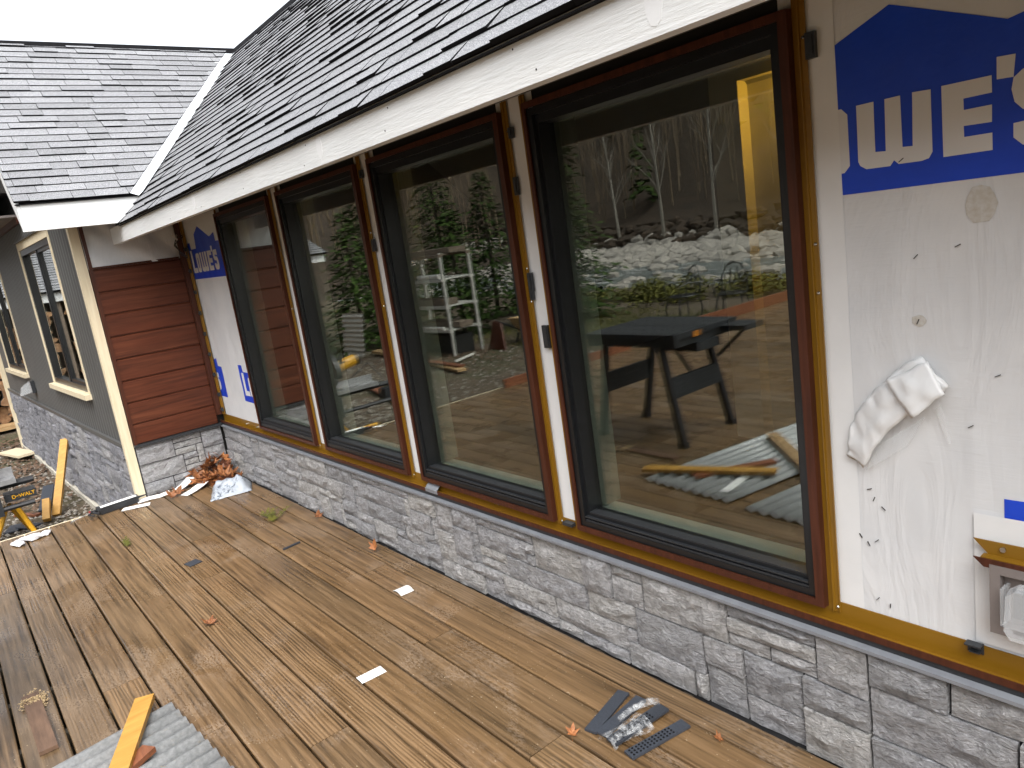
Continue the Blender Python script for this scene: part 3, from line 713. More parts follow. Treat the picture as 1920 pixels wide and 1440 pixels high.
def blob(cx, cz, rx, rz, seed):
    return [(cx+rx*math.cos(t*.52)*(1+.25*noise.noise((seed, t*1.7, 0))), cz+rz*math.sin(t*.52)*(1+.25*noise.noise((seed, t*1.3, 5)))) for t in range(12)]
cutpoly('stain', blob(-.71, 1.215, .016, .013, 3), M['stain'], .0014)
cutpoly('stain', blob(-.585, 1.45, .030, .038, 5), M['stain'], .0014)
mb = MB(); r = random.Random(4)
for (x, z) in [(-.712, 1.355), (-.629, 1.372), (-.712, 1.213), (-.612, .985), (-.838, .800), (-.828, .776), (-.806, .756), (-.865, .672), (-.846, .655), (-.826, .667), (-.80, .50), (-.83, .51), (-.735, 1.56), (-.56, 1.1), (-.45, 1.3), (-.3, .9)]:
    a = r.uniform(.2, 2.6); y = WY-.003-wdisp(x, z); d = Vector((math.cos(a)*.006, 0, math.sin(a)*.006)); mb.bar(Vector((x, y, z))-d, Vector((x, y, z))+d, .0018, .0016)
mb.build('staples', M['dark_metal'], house)
# outlet box with its trim above
sheet('seam_tape', -.609, -.30, .478, .79, M['tape'], .0045, step=.03, disp=True)
mb = MB()
for (z0, z1, y0, k, o) in ((.705, .7365, WY-.016, 1, 0), ):
    mb.prism([(-.606, y0, z1), (-.576, y0, z0), (-.576, y0-.003, z0), (-.606, y0-.003, z1)], [(-.25, y0, z1), (-.25, y0, z0), (-.25, y0-.003, z0), (-.25, y0-.003, z1)])
mb.box(-.585, -.25, WY-.040, WY-.0192, .7035, .7065)
mb.build('outlet_flange', M['ochre'], house)
mb = MB(); mb.prism([(-.598, WY-.040, .705), (-.578, WY-.040, .686), (-.578, WY-.044, .686), (-.598, WY-.044, .705)], [(-.25, WY-.040, .705), (-.25, WY-.040, .686), (-.25, WY-.044, .686), (-.25, WY-.044, .705)]); mb.build('outlet_lip', M['brown'], house)
mb = MB(); mb.tube([(-.548, WY-.019, .7235), (-.548, WY-.0235, .7235)], .006, 8); mb.build('outlet_screw', M['steel'], house)
mb = MB(); mb.ring((-.5665, -.355, .535, .695), (-.547, -.375, .555, .675), WY-.045, WY-.012); mb.box(-.547, -.375, WY-.020, WY-.0125, .555, .675); ob = mb.build('outlet_box', M['vinyl_grey'], house)
mb = MB(); c = [(-.532, .565), (-.528, .650), (-.510, .665), (-.395, .665), (-.385, .650), (-.385, .555), (-.395, .545), (-.52, .545)]
mb.prism([(x, WY-.045, z) for x, z in c], [(x*.94-.03, WY-.078, z*.94+.035) for x, z in c]); mb.box(-.542, -.535, WY-.060, WY-.0205, .566, .650); mb.build('cover', M['clear'], ob)
mb = MB(); mb.box(-.53, -.42, WY-.0225, WY-.0202, .57, .64); mb.build('socket_plate', M['plastic_black'], ob)
# fascia, soffit
mb = MB(); mb.box(-5.90, 2.9, 1.185, 1.222, 1.846, 1.957); fas = mb.build('fascia_board', M['white_paint'], house)
mb = MB(); mb.box(-5.88, 2.9, 1.2225, WY, 1.968, 1.98); mb.build('soffit', M['soffit'], house)
mb = MB(); mb.box(-5.95, 2.9, WY-.013, WY-.0045, 1.96, 2.04); mb.build('frieze_strip', M['soffit'], house)

mb = MB(); r = random.Random(12)
for x in [-5.6+i*.61 for i in range(14)]:
    for z in (1.868, 1.935):
        c = (x+r.uniform(-.04, .04), z+r.uniform(-.006, .006)); mb.prism([(c[0]+.003*math.cos(k*1.05), 1.1849, c[1]+.003*math.sin(k*1.05)) for k in range(6)], [(c[0]+.002*math.cos(k*1.05), 1.1838, c[1]+.002*math.sin(k*1.05)) for k in range(6)])
mb.build('nail_heads', M['dark_metal'], fas)
for x in (-2.42, -3.9, -.95):
    cp = [(x+.022*math.cos(t*.6)*(1+.5*noise.noise((x, t, 1))), 1.905+.042*math.sin(t*.6)*(1+.4*noise.noise((t, x, 4)))) for t in range(10)]
    mb = MB(); mb.prism([(a, 1.1849, b) for a, b in cp], [(a, 1.1843, b) for a, b in cp]); mb.build('filler_patch', M['tape'], fas)

# ------------------------------------------------------------------ roofs
class Roof:
    """plane with origin o, axes u (along the eave), v (up slope), n (outward)"""
    def __init__(s, o, u, v): s.o = Vector(o); s.u = Vector(u).normalized(); s.v = Vector(v).normalized(); s.n = s.u.cross(s.v).normalized(); s.n = s.n if s.n.z > 0 else -s.n
    def P(s, a, b, c=0): return s.o + s.u*a + s.v*b + s.n*c
def clip_poly(poly, planes):
    for (a, b, c) in planes:      # keep a*u + b*v + c >= 0
        out = []
        for i in range(len(poly)):
            p, q = poly[i], poly[(i+1) % len(poly)]; dp = a*p[0]+b*p[1]+c; dq = a*q[0]+b*q[1]+c
            if dp >= 0: out.append(p)
            if dp*dq < 0: t = dp/(dp-dq); out.append((p[0]+(q[0]-p[0])*t, p[1]+(q[1]-p[1])*t))
        poly = out
        if len(poly) < 3: return []
    return poly
def shingles(rf, u0, u1, length, expo, planes, parent, limit, key, seed):
    pf = planes if callable(planes) else (lambda v: planes)
    rr = random.Random(seed); cand = []; rows = int(length/expo)+1
    for row in range(rows):
        u = u0-rr.uniform(0, .25); v0 = row*expo
        while u < u1:
            w = rr.choice([.13, .16, .2, .24, .28, .33]); jit = rr.uniform(-.004, .004); thick = rr.choice([0, 0, 1])
            p = clip_poly([(u+.0012, v0+jit), (u+w-.0012, v0+jit), (u+w-.0012, v0+expo+.035), (u+.0012, v0+expo+.035)], pf(v0+expo/2) + [(0, -1, length)])
            if len(p) >= 3 and max(x[0] for x in p)-min(x[0] for x in p) > .02:
                cand.append((p, v0, thick, rr.uniform(0, .002), rr.random()))
            u += w
    cand.sort(key=lambda c: key(rf.P(sum(x[0] for x in c[0])/len(c[0]), c[1])))
    rest = MB()
    for i, (p, v0, th, up, rnd) in enumerate(cand):
        mb = MB() if i < limit else rest; e = expo+.035
        top = [rf.P(a, b, (.009+.005*th+up)*(1-(b-v0)/e)+.003) for a, b in p]; bot = [rf.P(a, b, (.002+up)*(1-(b-v0)/e)+.0005) for a, b in p]
        n = len(mb.v); k = len(p); mb.v += bot+top
        mb.f.append(tuple(range(n+k, n+2*k))); mb.m.append(0)
        for j in range(k): mb.f.append((n+j, n+(j+1) % k, n+k+(j+1) % k, n+k+j)); mb.m.append(1)
        if i < limit: mb.build('shingle', [M['shingle'], M['shingle_edge']], parent, fix=False)
    if rest.v: tag(rest.build('shingle_field', [M['shingle'], M['shingle_edge']], parent, fix=False), kind='stuff')
PM = .955
MR = Roof((-5.60, 1.172, 1.952), (1, 0, 0), (0, 1, PM)); MRL = 1.568*math.hypot(1, PM)
ck = math.hypot(1, PM)
# valley on the main roof: world (x,y) from (-5.5,1.343) to (-6.9,2.74)
def main_uv(x, y): return (x+5.60, (y-1.172)*ck)
va, vb = main_uv(-5.5, 1.343), main_uv(-6.9, 2.74)
du, dv = vb[0]-va[0], vb[1]-va[1]; nl = math.hypot(du, dv); pl_v = (dv/nl, -du/nl); pc = -(pl_v[0]*va[0]+pl_v[1]*va[1])
main_planes = [(pl_v[0], pl_v[1], pc-.015)]
ea, eb = main_uv(-5.565, 1.172), main_uv(-5.485, 1.343); d2 = (eb[0]-ea[0], eb[1]-ea[1]); nl2 = math.hypot(*d2); low_planes = [(d2[1]/nl2, -d2[0]/nl2, -(d2[1]*ea[0]-d2[0]*ea[1])/nl2)]
def main_planes_at(v): return low_planes if v < va[1]-.02 else main_planes
pp = [(ea[0]+.01, .012), (8.5, .012), (8.5, MRL), (vb[0]+.02, MRL), (va[0]+.02, va[1])]
mb = MB(); mb.prism([MR.P(a, b, -.004) for a, b in pp], [MR.P(a, b, 0) for a, b in pp]); roof = mb.build('roof', M['shingle_edge'], house)
shingles(MR, -1.6, 8.4, MRL, .0815, main_planes_at, roof, 290, lambda p: (p-Vector((0, 0, 1.53))).length + (50 if p.x > .9 else 0), 31)
mb = MB(); mb.box(-5.55, 2.9, 1.171, 1.1848, 1.945, 1.9495); mb.build('drip_edge', M['shingle_edge'], house)
yr, zr = 2.74, 1.952+PM*1.568
mb = MB(); mb.prism([(-6.93, yr-.045, zr-.025), (-6.93, yr, zr+.035), (-6.93, yr+.045, zr-.025)], [(2.9, yr-.045, zr-.025), (2.9, yr, zr+.035), (2.9, yr+.045, zr-.025)]); mb.build('ridge_cap', M['shingle_edge'], house)
mb = MB(); mb.quad((-6.85, yr+.02, zr-.02), (2.9, yr+.02, zr-.02), (2.9, yr+3, zr-2.8), (-6.85, yr+3, zr-2.8)); mb.build('rear_roof_slope', M['shingle'], house)

# gabled wing ---------------------------------------------------------------
wing = thing('house_wing', (-8.5, 1.4, -.45), 'gabled side wing with ribbed grey siding, red brown planks on its end and stone foot', 'house')
U = Vector((-.99951, -.03141, 0)); N = Vector((.03141, -.99951, 0)); P0 = Vector((-6.02, .965, 0))
G = lambda v: P0 + U*v[0] + N*v[1] + Vector((0, 0, v[2]))     # local (t along wall, d outward, z)
LR = Roof((-5.5, 0, 2.136), (0, 1, 0), (-1, 0, .94)); LRL = 1.4*math.hypot(1, .94)+.02; lk = math.hypot(1, .94)
la, lb = (1.343, 0.0), (2.74, 1.4*lk); du, dv = lb[0]-la[0], lb[1]-la[1]; nl = math.hypot(du, dv); pv = (-dv/nl, du/nl); pcl = -(pv[0]*la[0]+pv[1]*la[1])
left_planes = [(pv[0], pv[1], pcl-.06), (1, 0, -.615)]
pp = clip_poly([(.3, .012), (3.0, .012), (3.0, LRL), (.3, LRL)], [(pv[0], pv[1], pcl-.02), (1, 0, -.63)])
mb = MB(); mb.prism([LR.P(a, b, -.004) for a, b in pp], [LR.P(a, b, 0) for a, b in pp]); lroof = mb.build('roof', M['shingle_edge'], wing)
shingles(LR, .55, 3.0, LRL, .0785, left_planes, lroof, 290, lambda p: (p-Vector((0, 0, 1.53))).length, 47)
mb = MB(); mb.prism([(-6.86, .62, 3.425), (-6.9, .62, 3.482), (-6.95, .62, 3.425)], [(-6.86, 2.74, 3.425), (-6.9, 2.74, 3.482), (-6.95, 2.74, 3.425)]); mb.build('ridge_cap', M['shingle_edge'], wing)
mb = MB(); mb.quad((-6.92, .63, 3.43), (-6.92, 2.9, 3.43), (-7.9, 2.9, 2.5), (-7.9, .63, 2.5)); mb.build('rear_roof_slope', M['shingle'], wing)
# valley metal between the roofs
mb = MB()
c0 = Vector((-5.5, 1.343, 2.131)); c1 = Vector((-6.9, 2.74, 3.45)); dv_ = (c1-c0).normalized()
la_ = (LR.n.cross(dv_)).normalized(); la_ = la_ if la_.y < 0 else -la_; ma_ = (MR.n.cross(dv_)).normalized(); ma_ = ma_ if ma_.x > 0 else -ma_
c0 = c0 - dv_*.03; up = Vector((0, 0, .012))
mb.quad(c0+la_*.085+up, c1+la_*.085+up, c1+up, c0+up); mb.quad(c0+up, c1+up, c1+ma_*.05+up, c0+ma_*.05+up)
mb.build('valley_flashing', M['white_metal'], wing)
# eave fascia and rake board
mb = MB(); mb.box(-5.548, -5.512, .645, 1.36, 1.965, 2.125); mb.build('fascia_board', M['white_paint'], wing)
mb = MB(); mb.box(-5.53, -5.498, .62, 1.34, 2.126, 2.131); mb.build('drip_edge', M['shingle_edge'], wing)
s1, s2 = Vector((-5.512, .626, 0)), Vector((-6.93, .626, 0))
mb = MB(); mb.prism([(-5.512, .626, 1.965), (-5.512, .644, 1.965), (-5.512, .644, 2.118), (-5.512, .626, 2.118)], [(-6.95, .626, 3.317), (-6.95, .644, 3.317), (-6.95, .644, 3.44), (-6.95, .626, 3.44)]); mb.build('rake_board', M['white_paint'], wing)
mb = MB(); mb.quad((-5.55, .65, 2.098), (-5.96, .65, 2.46), (-5.96, 1.6, 2.46), (-5.55, 1.6, 2.098)); mb.build('eave_shade_sheet', M['room'], wing)  # no real lining: near-black sheet standing in for the shade in the open eave
# siding with ribs
sid = MB(); W1 = (.85, 2.40, .75, 2.02); W2 = (4.2, 5.75, .75, 2.0)
t = .02
while t < 6.45:
    def seg(za, zb): 
        if zb-za > .01: sid.prism([(t, 0, za), (t+.022, .007, za), (t+.046, .007, za), (t+.070, 0, za)], [(t, 0, zb), (t+.022, .007, zb), (t+.046, .007, zb), (t+.070, 0, zb)])
    hit = None
    for w in (W1, W2):
        if w[0]-.05 < t < w[1]+.02: hit = w
    if hit: seg(.40, hit[2]-.06); seg(hit[3]+.075, 2.6)
    else: seg(.40, 2.6)
    t += .092
wallb = MB()
for (a, b, za, zb) in ((-.0, W1[0], -.5, 2.6), (W1[1], W2[0], -.5, 2.6), (W2[1], 6.5, -.5, 2.6), (W1[0], W1[1], -.5, W1[2]), (W1[0], W1[1], W1[3], 2.6), (W2[0], W2[1], -.5, W2[2]), (W2[0], W2[1], W2[3], 2.6)):
    wallb.box(a, b, -.15, -.001, za, zb)
wallb.build('wall_core', M['siding'], wing, xf=G)
sid.build('ribbed_siding', M['siding'], wing, xf=G)
mb = MB(); mb.box(0, 6.5, -3.5, -.4, -.5, 2.6); mb.build('interior_block', M['room'], wing, xf=G)
def wing_window(w, i):
    a, b, z0, z1 = w; mb = MB(); f = MB()
    f.ring((a, b, z0, z1), (a+.05, b-.05, z0+.05, z1-.05), -.08, .004); f.box((a+b)/2-.02, (a+b)/2+.02, -.06, -.004, z0+.05, z1-.05); f.ring((a+.05, (a+b)/2-.021, z0+.05, z1-.05), (a+.075, (a+b)/2-.045, z0+.075, z1-.075), -.06, -.012)
    wn = f.build('window', M['black'], wing, xf=G); wn['label'] = ['wing window nearest the corner, with cream trim and stacked firewood mirrored in it', 'wing window farther from the corner, cut off by the photo edge'][i]
    p = MB(); p.box(a+.05, b-.05, -.034, -.028, z0+.05, z1-.05); p.build('pane', M['glass'], wn, xf=G)
    tr = MB(); tr.ring((a-.05, b+.05, z0-.005, z1+.07), (a-.001, b+.001, z0, z1+.001), -.001, .014); tr.build('window_trim', M['cream'], wn, xf=G)
    tr = MB(); tr.box(a-.07, b+.07, -.06, .055, z0-.05, z0-.006); tr.build('sill', M['cream'], wn, xf=G)
    tr = MB(); tr.box(a-.06, b+.06, -.001, .035, z1+.071, z1+.082); tr.build('head_flashing', M['plastic_black'], wn, xf=G)
wing_window(W1, 0); wing_window(W2, 1)
mb = MB(); mb.box(.02, 6.45, .011, .034, .392, .425); mb.build('siding_base_trim', M['siding'], wing, xf=G)
mb = MB(); mb.box(.0, 6.46, -.001, .012, -.46, .39); gv = mb.build('stone_veneer', M['mortar'], wing, xf=G)
restm = MB(); cnt = 0
for i, (u0, u1, v0, v1) in enumerate(sorted(lay(6.40, .79, .05, .0465, 5, (3, 8)))):
    mp = lambda u, v, d: G((.04+u, d, -.40+v))
    if u0 < 3.4 and cnt < 298: cnt += 1; stone_mb(u0, u1, v0, v1, mp, .024, i+400, .7, gap=.005, proud=.026).build('stone', M['stone_shaded'], gv)
    else: stone_mb(u0, u1, v0, v1, mp, .024, i+400, .55, gap=.005, proud=.026, mb=restm)
tag(restm.build('stone_field', M['stone_shaded'], gv), kind='stuff')
mb = MB(); mb.box(.02, 6.46, -.0005, .05, -.7, -.405); mb.build('foundation', M['concrete'], wing, xf=G)
mb = MB(); mb.box(6.46, 6.52, -.1, .06, -.5, 2.3); mb.build('corner_board', M['cream'], wing, xf=G)
mb = MB(); mb.box(-.06, -.004, -.03, .032, .0, 2.12); mb.build('corner_board', M['cream'], wing, xf=G)
mb = MB(); mb.box(1.9, 7.0, .0, .45, 2.29, 2.31); mb.build('side_soffit', M['vinyl_grey'], wing, xf=G)
mb = MB(); mb.box(1.9, 7.0, .45, .48, 2.27, 2.42); mb.box(1.9, 7.0, .012, .035, 2.235, 2.289); mb.build('side_fascia', M['brown'], wing, xf=G)
mb = MB(); mb.quad((1.9, .5, 2.43), (7.0, .5, 2.43), (7.0, -2.5, 3.0), (1.9, -2.5, 3.0)); mb.build('side_roof', M['shingle'], wing, xf=G)
# junction box with clear cover
mb = MB(); mb.box(3.86, 4.02, .010, .045, .54, .68); jb = mb.build('junction_box', M['plastic_black'], wing, xf=G)
mb = MB(); mb.prism([(3.89, .046, .55), (4.0, .046, .55), (4.0, .046, .67), (3.89, .046, .67)], [(3.9, .16, .53), (3.99, .16, .53), (3.99, .13, .62), (3.9, .13, .62)]); mb.build('cover', M['clear'], jb, xf=G)
# wing end wall facing along the deck (plane x = RX)
RX = -5.97
mb = MB(); mb.box(-6.12, RX-.02, .98, 1.85, -.45, 2.6); mb.build('end_wall_core', M['room'], wing)
mb = MB(); n1, n2 = 34, 30
for i in range(n1+1):
    for j in range(n2+1):
        y = 1.0+.68*i/n1; z = 1.70+.85*j/n2; mb.v.append((RX+.014+.022*noise.noise((y*5+z*3, z*2.5, 2))+.014*noise.noise((y*15+z*9, z*5, 6)), y, z))
for i in range(n1):
    for j in range(n2): mb.f.append((i*(n2+1)+j, (i+1)*(n2+1)+j, (i+1)*(n2+1)+j+1, i*(n2+1)+j+1)); mb.m.append(0)
mb.build('house_wrap', M['wrap'], wing, smooth=True)
zz = [.408, .560, .722, .886, .1+.948, .1+1.114, .1+1.276, .1+1.438, 1.700]
for i in range(8):
    mb = MB(); z0, z1 = zz[i], zz[i+1]-.002; y0, y1 = 1.026, 1.618
    sec = [(RX-.018, z0), (RX+.020, z0), (RX+.022, z0+.004), (RX+.022, z1-.014), (RX+.012, z1-.007), (RX+.012, z1), (RX-.018, z1)]
    mb.prism([(x, y0, z) for x, z in sec], [(x, y1, z) for x, z in sec]); mb.build('plank', M['plank'], wing)
mb = MB(); mb.box(RX-.018, RX+.028, 1.002, 1.0255, .405, 2.12); mb.box(RX-.0, RX+.0262, 1.026, 1.61, 1.7002, 1.712); mb.build('end_trim', M['brown'], wing)
mb = MB(); mb.box(RX-.018, RX+.045, 1.0, 1.64, .386, .4045); mb.build('end_ledger', M['plastic_black'], wing)
mb = MB(); mb.box(-5.945, -5.925, 1.6185, 1.640, .474, 2.0); mb.box(-5.925, -5.918, 1.6255, 1.655, .474, 2.0); mb.build('inside_corner_trim', M['brown'], wing)
mb = MB(); mb.box(-5.9178, -5.888, 1.664, 1.672, .474, 2.0); mb.box(-5.908, -5.9045, 1.655, 1.6638, .474, 2.0); mb.build('inside_corner_flange', M['ochre'], wing)
for z in (.50, .62, .78, .94, 1.10, 1.26, 1.42, 1.58, 1.74): 
    mb = MB(); mb.box(-5.904, -5.882, 1.648, 1.6635, z, z+.028); mb.box(-5.901, -5.885, 1.642, 1.648, z+.01, z+.018); mb.build('trim_clip', M['plastic_black'], wing)
mb = MB(); mb.tube([(-5.9, 1.66, 1.86), (-5.87, 1.60, 1.84), (-5.84, 1.57, 1.79), (-5.80, 1.59, 1.74), (-5.83, 1.64, 1.70), (-5.86, 1.665, 1.78)], .004, 5); mb.tube([(-5.9, 1.66, 1.85), (-5.85, 1.58, 1.80), (-5.83, 1.60, 1.72), (-5.86, 1.65, 1.69)], .004, 5); mb.build('loose_wires', M['plastic_black'], wing)
mb = MB(); mb.tube([(-5.91, 1.62, 1.865), (-5.87, 1.60, 1.85), (-5.85, 1.6, 1.83)], .007, 6); mb.tube([(-5.905, 1.585, 1.87), (-5.87, 1.585, 1.86)], .005, 5); mb.build('wire_ends', M['pipe'], wing)
mb = MB(); mb.box(RX-.018, RX-.002, 1.0, 1.63, -.02, .386); ev = mb.build('end_veneer', M['mortar'], wing)
for i, (u0, u1, v0, v1) in enumerate(lay(.625, .386, .05, .048, 77, (3, 6))):
    mp = lambda u, v, d: (RX-.005+d, 1.005+u, .0+v)
    stone_mb(u0, u1, v0, v1, mp, .018, i+900, 1.0, gap=.0035).build('stone', M['stone'], ev)

# interior seen through the panes --------------------------------------------
room = thing('room_interior', (-2.5, 5, 0), 'dim room behind the glass with a pale pillar and a lamp lit wall', 'room')
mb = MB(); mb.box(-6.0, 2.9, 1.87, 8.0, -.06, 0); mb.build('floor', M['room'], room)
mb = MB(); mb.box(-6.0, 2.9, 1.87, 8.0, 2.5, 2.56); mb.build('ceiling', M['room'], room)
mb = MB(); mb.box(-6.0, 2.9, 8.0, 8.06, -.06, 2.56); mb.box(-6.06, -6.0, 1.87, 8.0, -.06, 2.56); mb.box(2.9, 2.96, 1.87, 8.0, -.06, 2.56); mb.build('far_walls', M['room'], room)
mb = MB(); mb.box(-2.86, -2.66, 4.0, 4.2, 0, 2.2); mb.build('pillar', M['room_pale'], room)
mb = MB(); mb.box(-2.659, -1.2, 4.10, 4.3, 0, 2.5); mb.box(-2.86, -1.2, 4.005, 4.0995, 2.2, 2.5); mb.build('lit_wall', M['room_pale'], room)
mb = MB(); mb.ring((-2.46, -2.40, .80, .95), (-2.452, -2.408, .81, .94), 4.094, 4.0995); mb.build('door_pull', M['dark_metal'], room)
lamp = thing('wall_lamp', (-2.12, 4.02, 2.08), 'warm lamp inside the room, just hidden behind the right window frame', 'lamp')
mb = MB(); mb.tube([(-2.12, 4.099, 2.08), (-2.12, 4.06, 2.08)], .012, 6); mb.build('arm', M['dark_metal'], lamp)
mw = NT('warm_bulb'); mw = mw.bsdf((.9,.7,.3), .4, emit=(1.0, .52, .06), estr=60.0)
mb = MB(); iv, jf = ICO2; mb.v = [Vector((-2.12, 4.02, 2.08))+p*.05 for p in iv]; mb.f = list(jf); mb.m = [0]*len(jf); mb.build('bulb', mw, lamp, smooth=True)


# ------------------------------------------------------------------ things on the deck
def leaf_mesh(name, seed, mat):
    r = random.Random(seed); mb = MB(); pts = []
    lob = [(-150, .35), (-115, .62), (-95, .38), (-62, .95), (-38, .45), (-18, .7), (0, 1.1), (18, .7), (38, .45), (62, .95), (95, .38), (115, .62), (150, .35)]
    cup = r.uniform(.5, 1.1); tw = r.uniform(-.4, .4)
    for a, q in lob:
        t = R_(a+90+r.uniform(-5, 5)); x, y = math.cos(t)*q*.07, math.sin(t)*q*.07; pts.append(Vector((x, y, .012+cup*(x*x*9+y*y*3)+tw*x*y*6+r.uniform(-.004, .008))))
    c = Vector((0, 0, .003)); n = len(mb.v); mb.v += [c]+pts
    for i in range(len(pts)): mb.f.append((0, 1+i, 1+(i+1) % len(pts))); mb.m.append(0)
    mb.tube([(0, -.02, .006), (.008, -.05, .012), (.004, -.085, .006)], .0013, 4)
    return mb.mesh(name, [mat])
LEAF = [leaf_mesh('leaf', i, M['leaf'] if i % 3 else M['leaf_dark']) for i in range(6)]
def leaf(k, loc, rot, sc, label, group=None):
    o = bpy.data.objects.new('maple_leaf', LEAF[k]); COL.objects.link(o); o.location = loc; o.rotation_euler = rot; o.scale = (sc,)*3
    return tag(o, label, 'leaf', group)
leaf(1, (-3.385, .690, .004), (.15, .1, 2.2), .75, 'orange brown leaf lying alone on the open middle of the deck')
leaf(2, (-3.43, 1.565, .022), (1.1, .2, .4), .62, 'reddish leaf standing on edge in a board gap close to the stone wall')
leaf(4, (-4.22, 1.60, .006), (.4, .2, 1.2), .62, 'curled brown leaf with a long stem against the stone foot, beyond the standing leaf')
leaf(5, (-1.585, 1.245, .004), (.5, .3, .8), .42, 'small pale crumpled leaf left of the black vent strips')
leaf(2, (-1.237, 1.512, .004), (.4, -.4, 2.6), .34, 'small dry leaf between the black vent strips and the stone wall')
leaf(1, (-5.74, 1.165, .012), (.3, .3, .9), 1.0, 'large curled orange leaf lying on the white paper strips')
leaf(4, (-5.70, 1.12, .014), (.5, -.2, 2.0), .85, 'dark folded leaf beside the large orange leaf on the paper strips')
r = random.Random(8)
for i in range(52):
    y = 1.31+r.random()**.8*.28; x = -5.93+r.random()*(.12+.26*(y-1.3)/.3); z = .01+r.random()*.15*max(0, 1-(x+5.95)/.36)
    leaf(r.randint(0, 5), (x, y, z), (r.uniform(-.9, .9), r.uniform(-.9, .9), r.random()*6.28), r.uniform(.8, 1.25), 'brown dead leaf in the heap piled in the corner between the two stone walls', 'dead leaves heaped in the corner')

# green twigs
def sprig(loc, L, n, seed, label):
    r = random.Random(seed); mb = MB(); x, y, z = loc
    for s_ in range(n):
        a = r.uniform(-.5, .5)+.35; p = Vector((x+r.uniform(-.03, .03), y+r.uniform(-.03, .03), .004)); q = p+Vector((math.cos(a)*-L, math.sin(a)*L, .012)); mb.tube([p, p.lerp(q, .5)+Vector((0, 0, .008)), q], .0014, 4)
        for k in range(16):
            c = p.lerp(q, k/16)+Vector((0, 0, .006)); b = a+math.pi*r.choice([.2, -.2])+r.uniform(-.3, .3); d = Vector((-math.cos(b), math.sin(b), r.uniform(-.1, .3)))*r.uniform(.02, .04); e = Vector((d.y, -d.x, 0))*.16; mb.quad(c, c+d*.5+e, c+d, c+d*.5-e)
    tag(mb.build('twig', M['shrub'], fix=False), label, 'twig')
sprig((-4.42, 1.40, 0), .20, 6, 3, 'spray of green cedar twigs lying across a board gap near the wall')
sprig((-4.94, .665, 0), .08, 3, 4, 'tiny green sprig in a board gap near the far deck end')

def flat(name, mat, outline, th, label, cat, lift=None, group=None):
    mb = MB(); lift = lift or (lambda x, y: 0); mb.prism([(x, y, .0012+lift(x, y)) for x, y in outline], [(x, y, .0012+th+lift(x, y)) for x, y in outline]); return tag(mb.build(name, mat), label, cat, group)
def rect(cx, cy, L, W, a):
    c, s_ = math.cos(a), math.sin(a); return [(cx+u*c-v*s_, cy+u*s_+v*c) for u, v in ((-L/2, -W/2), (L/2, -W/2), (L/2, W/2), (-L/2, W/2))]
flat('plastic_strip', M['rubber_grey'], rect(-3.93, 1.305, .014, .105, .15), .008, 'short dark grey plastic strip on the deck near the green twigs', 'strip')
flat('plastic_scrap', M['rubber_grey'], rect(-4.235, .852, .075, .07, .2), .004, 'small square dark grey scrap on the deck', 'scrap')
flat('paper_label', M['paper'], rect(-2.405, .987, .055, .10, -.05), .0008, 'white rectangular sticker on the deck, nearer the camera than the curved chip', 'sticker')
mb = MB(); n = 6
mb.prism([(-2.935+.013*i, 1.385, .002+.010*math.sin(i/n*3.14)) for i in range(n+1)] + [(-2.935+.013*(n-i), 1.385, .0035+.010*math.sin((n-i)/n*3.14)) for i in range(n+1)], [(-2.93+.013*i, 1.45, .002+.012*math.sin(i/n*3.14)) for i in range(n+1)] + [(-2.93+.013*(n-i), 1.45, .0035+.012*math.sin((n-i)/n*3.14)) for i in range(n+1)])
tag(mb.build('white_chip', M['paper']), 'curved white plastic chip on the deck near the stone wall', 'scrap')

# black perforated vent strips beside the wall
def vent(cx, cy, L, W, a, z, label, holes=True, tilt=0.0):
    t = thing('vent_strip', (cx, cy, z), label, 'strip', 'black vent strips on the deck'); c, s_ = math.cos(a), math.sin(a)
    X = lambda v: Vector((cx+v[0]*c-v[1]*s_, cy+v[0]*s_+v[1]*c, z+v[2]+v[0]*tilt)); mb = MB(); mb.box(-L/2, L/2, -W/2, W/2, 0, .008); mb.build('body', M['rubber_grey'], t, xf=X)
    if holes:
        h = MB()
        for i in range(13):
            for j in range(3):
                u, w = -L/2+.012+i*.0125, (-1+j)*W*.28+(.002 if i % 2 else 0); h.prism([(u+.0038*math.cos(k*1.05), w+.0038*math.sin(k*1.05), .0083) for k in range(6)], [(u+.0028*math.cos(k*1.05), w+.0028*math.sin(k*1.05), .0098) for k in range(6)])
        h.build('perforations', M['shingle_edge'], t, xf=X)
    return t
vent(-1.572, 1.392, .215, .042, R_(104), .002, 'smooth black vent strip lying farthest left of the bundle', False)
vent(-1.520, 1.402, .21, .040, R_(96), .004, 'smooth black vent strip half covered by the leftmost one', False)
vent(-1.447, 1.398, .225, .043, R_(86), .012, 'perforated black vent strip wrapped in clear film')
vent(-1.368, 1.394, .220, .040, R_(80), .002, 'perforated black vent strip lying loose at the right of the bundle')
mb = MB(); r = random.Random(3)
for i in range(9):
    for j in range(6):
        u, v = i/8, j/5; x = -1.505+.075*v+.02*u-.018*(v-.5)*math.sin(u*5); y = 1.275+.145*u; mb.v.append((x, y, .004+.03*math.sin(v*3.14)**.6+.006*r.random()))
for i in range(8):
    for j in range(5): mb.f.append((i*6+j, (i+1)*6+j, (i+1)*6+j+1, i*6+j+1)); mb.m.append(0)
mb.tube([(-1.49, 1.36, .035), (-1.497, 1.43, .03), (-1.478, 1.49, .03), (-1.462, 1.512, .022)], .009, 6, r1=.013)
M['film'] = NT('crumpled_film'); _m = M['film']; _n = _m.noise(_m.coords(), 60, 3); M['film'] = _m.bsdf((.8,.82,.83), .08, 0, .8, _n, .9, .006, alpha=_m.ramp(_n, [(.42, .04), (.66, .35)]))
